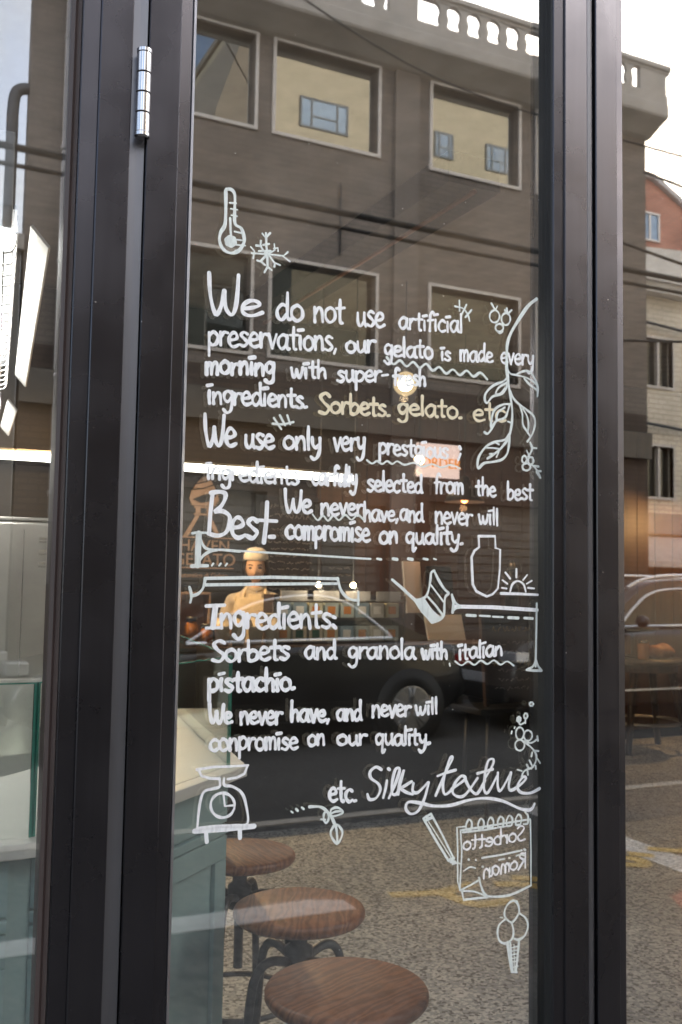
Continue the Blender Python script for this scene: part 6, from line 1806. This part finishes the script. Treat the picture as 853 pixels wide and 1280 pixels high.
# ---------------------------------------------------------------- the worker
def person_body():
    J = {'pel': ((0, 0, .93), (.15, .10)), 'wst': ((0, .0, 1.08), (.125, .09)), 'chs': ((0, -.01, 1.26), (.15, .10)), 'up': ((0, 0, 1.37), (.11, .075)), 'nk': ((0, -.012, 1.44), (.05, .05)), 'nk2': ((0, -.03, 1.50), (.048, .048))}
    for s, n_ in ((-1, 'l'), (1, 'r')):
        J['sh' + n_] = ((.165 * s, 0, 1.345), (.058, .058))
        J['el' + n_] = ((.215 * s, -.08, 1.12), (.042, .042))
        J['wr' + n_] = ((.11 * s, -.25, 1.175), (.029, .029))
        J['hp' + n_] = ((.09 * s, 0, .86), (.085, .09))
        J['kn' + n_] = ((.095 * s, -.01, .48), (.055, .06))
        J['an' + n_] = ((.095 * s, .02, .09), (.038, .042))
        J['to' + n_] = ((.105 * s, -.13, .035), (.035, .028))
    E_ = [('pel', 'wst'), ('wst', 'chs'), ('chs', 'up'), ('up', 'nk'), ('nk', 'nk2')]
    for n_ in 'lr':
        E_ += [('up', 'sh' + n_), ('sh' + n_, 'el' + n_), ('el' + n_, 'wr' + n_), ('pel', 'hp' + n_), ('hp' + n_, 'kn' + n_), ('kn' + n_, 'an' + n_), ('an' + n_, 'to' + n_)]
    names = list(J)
    # hands: palm plus fingers as chains
    for s, n_ in ((-1, 'l'), (1, 'r')):
        wx, wy, wz = J['wr' + n_][0]
        J['pm' + n_] = ((wx - .02 * s, wy - .055, wz - .005), (.030, .016))
        E_.append(('wr' + n_, 'pm' + n_))
        for f, (dx, ln_) in enumerate(((-.027, .055), (-.009, .066), (.009, .062), (.026, .048))):
            a = ((wx - .02 * s + dx, wy - .095, wz - .012), (.0085, .0085))
            b_ = ((wx - .02 * s + dx * 1.1, wy - .095 - ln_ * .55, wz - .028), (.008, .008))
            c_ = ((wx - .02 * s + dx * 1.1, wy - .095 - ln_ * .75, wz - .055), (.007, .007))
            J['f%d%s' % (f, n_)], J['g%d%s' % (f, n_)], J['h%d%s' % (f, n_)] = a, b_, c_
            E_ += [('pm' + n_, 'f%d%s' % (f, n_)), ('f%d%s' % (f, n_), 'g%d%s' % (f, n_)), ('g%d%s' % (f, n_), 'h%d%s' % (f, n_))]
        J['t1' + n_] = ((wx - .055 * s, wy - .05, wz - .015), (.010, .010))
        J['t2' + n_] = ((wx - .070 * s, wy - .085, wz - .035), (.008, .008))
        E_ += [('pm' + n_, 't1' + n_), ('t1' + n_, 't2' + n_)]
    names = list(J)
    me = bpy.data.meshes.new('body')
    me.from_pydata([J[n_][0] for n_ in names], [(names.index(a), names.index(b_)) for a, b_ in E_], [])
    o = bpy.data.objects.new('body', me)
    COL.objects.link(o)
    sk = o.modifiers.new('skin', 'SKIN')
    for i, n_ in enumerate(names):
        me.skin_vertices[0].data[i].radius = J[n_][1]
    me.skin_vertices[0].data[0].use_root = True
    ss = o.modifiers.new('sub', 'SUBSURF')
    ss.levels = ss.render_levels = 2
    dg = bpy.context.evaluated_depsgraph_get()
    ev = o.evaluated_get(dg)
    nm = bpy.data.meshes.new_from_object(ev)
    bpy.data.objects.remove(o)
    return nm


try:
    pm = person_body()
    pv, pf = [tuple(v.co) for v in pm.vertices], [tuple(p.vertices) for p in pm.polygons]
except Exception as ex:
    pv, pf = [], []
    print('skin failed', ex)
pr = thing('person', 'person in a cream jacket and pale head cap working behind the service counter', 'person', (2.52, 4.97, 0.0605), math.radians(-24))
MB().box(1.2, 3.9, 4.66, 6.37, 0.0005, 0.06).build('staff_platform', 'table_wood')
tag(bpy.data.objects['staff_platform'], 'low wooden platform the worker stands on behind the service counter', 'platform')
m = MB()
m.add(pv, pf, 0, True)
# head, tilted down to the work
HC = Vector((0.0, -0.055, 1.60))
Rh = Matrix.Translation(HC) @ Matrix.Rotation(math.radians(14), 4, 'X')
hv = MB().ball((0, 0, 0), (0.077, 0.095, 0.115), n=36, m=24)
out = []
for x, y, zz_ in hv.v:
    t_ = (zz_ + 0.115) / 0.23
    jaw = 0.70 + 0.30 * min(1, t_ / 0.5)
    x *= jaw
    if y < 0:
        y *= 0.90 + 0.10 * min(1, t_ / 0.4)
        nose = math.exp(-((x / 0.013) ** 2) - (((zz_ + 0.020) / (0.024 if zz_ < -0.02 else 0.035)) ** 2))
        y -= 0.024 * nose
        for s in (-1, 1):
            y += 0.010 * math.exp(-(((x - s * 0.030) / 0.016) ** 2) - (((zz_ - 0.012) / 0.012) ** 2))
            y -= 0.006 * math.exp(-(((x - s * 0.042) / 0.02) ** 2) - (((zz_ + 0.03) / 0.022) ** 2))
        y -= 0.007 * math.exp(-((x / 0.022) ** 2) - (((zz_ + 0.062) / 0.012) ** 2))
    out.append(tuple(Rh @ Vector((x, y, zz_))))
m.add(out, hv.f, 0, True)
for s in (-1, 1):
    e_ = MB().ball((0, 0, 0), (0.010, 0.02, 0.030), n=12, m=8)
    m.add([tuple(Rh @ (Vector(v) + Vector((s * 0.076, 0.005, 0.0)))) for v in e_.v], e_.f, 0, True)
body_o = m.build('body', 'skin', pr)


def on_head(mb):
    mb.v = [tuple(Rh @ Vector(v)) for v in mb.v]
    return mb


m = MB()
for s in (-1, 1):
    m.ball((s * 0.030, -0.080, 0.010), (0.018, 0.006, 0.0065), n=12, m=6)
    m.tube(smooth_path([(s * 0.015, -0.088, 0.030), (s * 0.032, -0.085, 0.035), (s * 0.048, -0.074, 0.030)]), 0.0038, n=6)
on_head(m).build('eyes', 'hair', pr)
on_head(MB().ball((0, -0.0865, -0.062), (0.022, 0.007, 0.007), n=16, m=8)).build('lips', 'lips', pr)
hr = MB().ball((0, 0.012, 0.014), (0.081, 0.094, 0.108), n=28, m=18)
keep = [f for f in hr.f if all(not (hr.v[i][1] < -0.055 and hr.v[i][2] < 0.044) and hr.v[i][2] > -0.085 for i in f)]
hr.f, hr.mi, hr.sm = keep, [0] * len(keep), [True] * len(keep)
hr.tube(smooth_path([(0.074, -0.05, 0.06), (0.083, -0.045, 0.0), (0.080, -0.03, -0.06)]), 0.014, n=8)
hr.tube(smooth_path([(-0.074, -0.05, 0.06), (-0.083, -0.045, 0.0), (-0.080, -0.03, -0.06)]), 0.014, n=8)
on_head(hr).build('hair', 'hair', pr)
cp = MB().lathe([(0.082, 0.046), (0.087, 0.054), (0.086, 0.070), (0.083, 0.088), (0.074, 0.108), (0.058, 0.124), (0.034, 0.135), (0.0, 0.139)], n=32)
cp.v = [(x, y * 1.14 + 0.010, zz_ + 0.20 * -y) for x, y, zz_ in cp.v]
on_head(cp).build('cap', 'cap_cloth', pr)
# jacket: the body surface of torso and arms pushed out a little
jv = {}
m = MB()
if pv:
    pm.calc_loop_triangles()
    nrm = [tuple(v.normal) for v in pm.vertices]
    def inside(p):
        return 0.80 < p[2] < 1.452 and p[1] > -0.235
    idx = {}
    fs = []
    for f in pf:
        if all(inside(pv[i]) for i in f):
            q = []
            for i in f:
                if i not in idx:
                    idx[i] = len(idx)
                q.append(idx[i])
            fs.append(tuple(q))
    vs = [None] * len(idx)
    for i, k in idx.items():
        p, n_ = Vector(pv[i]), Vector(nrm[i])
        w_ = 0.016 + 0.006 * math.sin(p.z * 55 + p.x * 30) + (0.02 if p.z < 1.0 else 0)
        vs[k] = tuple(p + n_ * w_)
    m.add(vs, fs, 0, True)
m.tube(smooth_path([(-0.05, -0.055, 1.45), (0.0, -0.075, 1.435), (0.05, -0.055, 1.45), (0.06, 0.0, 1.47), (0.0, 0.05, 1.48), (-0.06, 0.0, 1.47)]), 0.016, n=8, closed=False)
m.build('jacket', 'sleeve_cloth', pr)
m = MB()
if pv:
    idx, fs = {}, []
    for f in pf:
        if all(0.72 < pv[i][2] < 1.40 and abs(pv[i][0]) < 0.135 and pv[i][1] < 0.02 and pv[i][1] > -0.15 and nrm[i][1] < 0.1 for i in f):
            q = []
            for i in f:
                if i not in idx:
                    idx[i] = len(idx)
                q.append(idx[i])
            fs.append(tuple(q))
    vs = [None] * len(idx)
    for i, k in idx.items():
        p, n_ = Vector(pv[i]), Vector(nrm[i])
        vs[k] = tuple(p + n_ * (0.034 + 0.005 * math.sin(p.z * 40 + p.x * 60) + (0.02 if p.z < 1.0 else 0)))
    m.add(vs, fs, 0, True)
for s in (-1, 1):
    m.tube(smooth_path([(s * 0.085, -0.10, 1.36), (s * 0.075, -0.075, 1.42), (s * 0.06, -0.01, 1.455), (s * 0.04, 0.06, 1.43)]), 0.013, n=6)
m.build('apron', 'cream_cloth', pr)
m = MB()
if pv:
    idx, fs = {}, []
    for f in pf:
        if all(0.07 < pv[i][2] < 0.97 and abs(pv[i][0]) < 0.2 and pv[i][1] > -0.10 for i in f):
            q = []
            for i in f:
                if i not in idx:
                    idx[i] = len(idx)
                q.append(idx[i])
            fs.append(tuple(q))
    vs = [None] * len(idx)
    for i, k in idx.items():
        vs[k] = tuple(Vector(pv[i]) + Vector(nrm[i]) * 0.010)
    m.add(vs, fs, 0, True)
m.build('trousers', 'dark_cloth', pr)

# ---------------------------------------------------------------- cables over the street
for lab, hz, r_, sag in (('upper black overhead cable along the street', 4.36, 0.026, 0.06), ('lower thin overhead cable along the street', 4.24, 0.017, 0.10), ):
    pts = [(-22 + i * 2, -5.0, hz + 0.0006 * ((-22 + i * 2) - 3) ** 2 * 0.2) for i in range(26)]
    tag(MB().tube(pts, r_, n=8).build('overhead_cable', 'cable'), lab, 'cable')
tag(MB().tube(smooth_path([(4.2, -9.3, 9.0), (6.0, -8.2, 7.6), (8.4, -6.6, 6.5), (10.6, -5.0, 5.6), (14, -2.8, 4.9)]), 0.012, n=6).build('overhead_cable', 'cable'), 'slanting overhead cable crossing in front of the top windows', 'cable')
for lab, pts in (('pale cable across the red and cream houses, highest of the right pane', [(9.0, -8.0, 7.0), (11.0, -8.2, 6.9), (16.0, -8.6, 6.4)]), ('heavy black cable bundle sagging before the cream tiled house', [(7.5, -7.0, 5.55), (9.5, -7.0, 5.35), (14.0, -7.0, 5.1)]), ('grey cable rising to the right before the cream tiled house', [(8.0, -7.6, 4.55), (10.4, -7.6, 4.85), (14.0, -7.6, 5.6)])):
    tag(MB().tube(smooth_path(pts), 0.018, n=6).build('overhead_cable', 'cable'), lab, 'cable')


# ---------------------------------------------------------------- parked cars
def car(name, label, x0, ynear, W_, prof, cabin, dlo, belt, wheels, paint, wr, rail=None, front=-1, plate_z=0.68):
    """prof: body top line (x,z); cabin: (x,z) outline of glasshouse; dlo: outline of side glass; x measured from x0"""
    o = thing(name, label, 'car', (x0, ynear, 0))
    hw = W_ / 2
    L_ = prof[-1][0]

    def ztop(x):
        for (a, za), (c, zc) in zip(prof[:-1], prof[1:]):
            if a <= x <= c:
                return za + (zc - za) * (x - a) / (c - a)
        return prof[-1][1]
    n_ = 40
    vs, fs = [], []
    for i in range(n_ + 1):
        x = L_ * i / n_
        e = min(x, L_ - x)
        w = hw * (0.80 + 0.20 * min(1, (e / 0.75)) ** 0.5)
        zt = ztop(x)
        zb = 0.22 + 0.16 * max(0, 1 - e / 0.35)
        mid = zb + (zt - zb) * 0.45
        ring = [(w * .86, zb), (w * .97, zb + .06), (w, mid), (w * .985, zt - .12), (w * .95, zt - .03), (w * .86, zt), (w * .4, zt + .02), (-w * .4, zt + .02), (-w * .86, zt), (-w * .95, zt - .03), (-w * .985, zt - .12), (-w, mid), (-w * .97, zb + .06), (-w * .86, zb)]
        vs += [(x, -hw + yy, zz_) for yy, zz_ in ring]
    k = 14
    for i in range(n_):
        fs += [(i * k + j, i * k + (j + 1) % k, (i + 1) * k + (j + 1) % k, (i + 1) * k + j) for j in range(k)]
    m = MB().add(vs, fs, 0, True)
    m.add(vs[:k], [tuple(range(k))], 0).add(vs[-k:], [tuple(range(k))], 0)
    m.build('body', paint, o)
    zr = max(z_ for _, z_ in cabin)
    m = MB()
    def yo(z_):
        zb_ = min(q for _, q in cabin)
        return hw * (0.93 - 0.24 * (z_ - zb_) / (zr - zb_))
    cs = smooth_path(cabin, step=4)
    nn = len(cs)
    vs = [(x, -hw + yo(z_), z_) for x, z_ in cs] + [(x, -hw, z_ + 0.03 * (z_ > zr - 0.25)) for x, z_ in cs] + [(x, -hw - yo(z_), z_) for x, z_ in cs]
    m.add(vs, [(i, i + 1, nn + i + 1, nn + i) for i in range(nn - 1)] + [(nn + i, nn + i + 1, 2 * nn + i + 1, 2 * nn + i) for i in range(nn - 1)], 0, True)
    m.add(vs[:nn], [tuple(range(nn))], 0).add(vs[2 * nn:], [tuple(range(nn))], 0)
    m.build('cabin', paint, o)
    ds = smooth_path(dlo, step=5)
    for s in (1, -1):
        g_ = MB()
        poly = ds + [(x, z_) for x, z_ in reversed(belt)]
        g_.add([(x, -hw + s * (yo(z_) + 0.006), z_) for x, z_ in poly], [tuple(range(len(poly)))], 0)
        go = g_.build('side_window', 'car_glass', o)
        t_ = MB().tube([(x, -hw + s * (yo(z_) + 0.010), z_) for x, z_ in ds], 0.016, n=6)
        t_.tube([(x, -hw + s * (yo(z_) + 0.014), z_) for x, z_ in belt], 0.021, n=6)
        t_.build('trim', 'car_trim', go)
        pv_ = (ds[0][0] + ds[-1][0]) / 2 + 0.05
        tp = max(z_ for x, z_ in ds if abs(x - pv_) < 0.3)
        MB().add([(pv_ + dx_, -hw + s * (yo(z_) + 0.008), z_) for dx_, z_ in ((-.04, belt[0][1] + .01), (.04, belt[0][1] + .01), (.03, tp - .015), (-.03, tp - .015))], [(0, 1, 2, 3)]).build('pillar', 'gasket', go)
        MB().box(pv_ - 0.35, pv_ - 0.15, -hw + s * hw * 1.0 - 0.012, -hw + s * hw * 1.0 + 0.012, belt[0][1] - 0.14, belt[0][1] - 0.11).build('door_handle', 'car_trim', o)
        MB().box(0.9, L_ - 0.9, -hw + s * hw * 0.985 - 0.01, -hw + s * hw * 0.985 + 0.01, 0.40, 0.42).build('side_trim', 'car_trim' if rail else paint, o)
    for wx in wheels:
        for s in (1, -1):
            yc = -hw + s * (hw - 0.10)
            ar = MB().lathe([(0.0, -0.10), (wr + 0.06, -0.10), (wr + 0.06, 0.106), (0.0, 0.106)], (wx, yc, wr + 0.01), n=28, axis='y')
            ar.build('wheel_arch', 'gasket', o)
            w_ = MB().lathe([(wr * .62, -.09), (wr * .95, -.10), (wr, -.07), (wr, .07), (wr * .95, .112), (wr * .70, .118), (wr * .68, .10)], (wx, yc, wr), n=32, axis='y')
            wo = w_.build('wheel', 'tyre', o)
            r_ = MB().lathe([(wr * .60, .112), (wr * .68, .119), (wr * .70, .113), (wr * .66, .09), (wr * .60, .09)], (wx, yc, wr), n=32, axis='y')
            r_.lathe([(0, .110), (wr * .16, .110), (wr * .16, .122), (0, .124)], (wx, yc, wr), n=16, axis='y')
            for q in range(5):
                for dq in (-0.13, 0.13):
                    a = 2 * math.pi * q / 5 + 0.3
                    p1 = (wx + wr * .12 * math.cos(a + dq), yc + .114, wr + wr * .12 * math.sin(a + dq))
                    p2 = (wx + wr * .64 * math.cos(a + dq), yc + .114, wr + wr * .64 * math.sin(a + dq))
                    r_.tube([p1, p2], 0.013, n=6)
            if s < 0:
                r_.v = [(x, 2 * yc - y, z_) for x, y, z_ in r_.v]
            r_.build('rim', 'rim', wo)
    for end, x_ in ((front, 0.0 if front < 0 else L_), (-front, L_ if front < 0 else 0.0)):
        sgn = -1 if x_ == 0.0 else 1
        isf = end == front
        for s in (1, -1):
            MB().box(min(x_ - sgn * .18, x_ + sgn * .012), max(x_ - sgn * .18, x_ + sgn * .012), -hw + s * hw * .74 - .16, -hw + s * hw * .74 + .16, plate_z + .05, plate_z + .17).build('headlight' if isf else 'tail_light', 'lamp_clear' if isf else 'lamp_red', o, bevel=0.02)
        MB().box(min(x_, x_ + sgn * .025), max(x_, x_ + sgn * .025), -hw - .26, -hw + .26, plate_z - .20, plate_z - .09).build('number_plate', 'plate', o)
        MB().box(min(x_ - sgn * .05, x_ + sgn * .03), max(x_ - sgn * .05, x_ + sgn * .03), -hw * 1.72, -hw * .28, .30, plate_z - .22).build('bumper', 'gasket', o, bevel=0.02)
    mx = cabin[0][0] + 0.25 if front < 0 else cabin[-1][0] - 0.25
    for s in (1, -1):
        MB().ball((dlo[0][0] + 0.18, -hw + s * (hw + 0.09), belt[0][1] + 0.07), (0.06, 0.10, 0.07), n=14, m=8).build('mirror', paint, o)
    if rail:
        for s in (1, -1):
            MB().tube(smooth_path(rail and [(x, -hw + s * hw * 0.66, z_) for x, z_ in rail]), 0.022, n=8).build('roof_rail', 'car_trim', o)
    return o


car('parked_car', 'black parked sedan with bright window trim across the street, behind the stools', 1.15, -7.05, 1.80,
    [(0, .60), (.08, .70), (.5, .80), (1.25, .90), (2.2, .95), (3.7, 1.0), (4.2, 1.0), (4.5, .96), (4.58, .85), (4.62, .60)],
    [(1.05, .90), (1.65, 1.20), (2.2, 1.42), (2.85, 1.475), (3.3, 1.42), (3.75, 1.18), (4.15, 1.0)],
    [(1.55, .99), (2.0, 1.24), (2.35, 1.375), (2.85, 1.43), (3.2, 1.375), (3.45, 1.22), (3.68, 1.03)],
    [(1.55, .985), (2.6, 1.0), (3.68, 1.02)], (0.95, 3.86), 'car_black', 0.325)
car('parked_car', 'brown parked off-road car with silver roof rails, right of the black sedan', 6.35, -7.05, 1.86,
    [(0, .70), (.06, .88), (.25, .98), (1.2, 1.06), (2.0, 1.10), (4.3, 1.12), (4.55, 1.05), (4.62, .70)],
    [(1.05, 1.06), (1.5, 1.32), (2.0, 1.58), (2.6, 1.66), (3.9, 1.64), (4.35, 1.5), (4.58, 1.10)],
    [(1.42, 1.12), (1.72, 1.34), (2.03, 1.50), (2.5, 1.555), (3.6, 1.55), (4.1, 1.45), (4.3, 1.16)],
    [(1.42, 1.115), (2.8, 1.13), (4.3, 1.15)], (0.92, 3.72), 'car_brown', 0.36,
    rail=[(1.75, 1.56), (2.0, 1.66), (2.5, 1.715), (3.8, 1.70), (4.1, 1.60)])
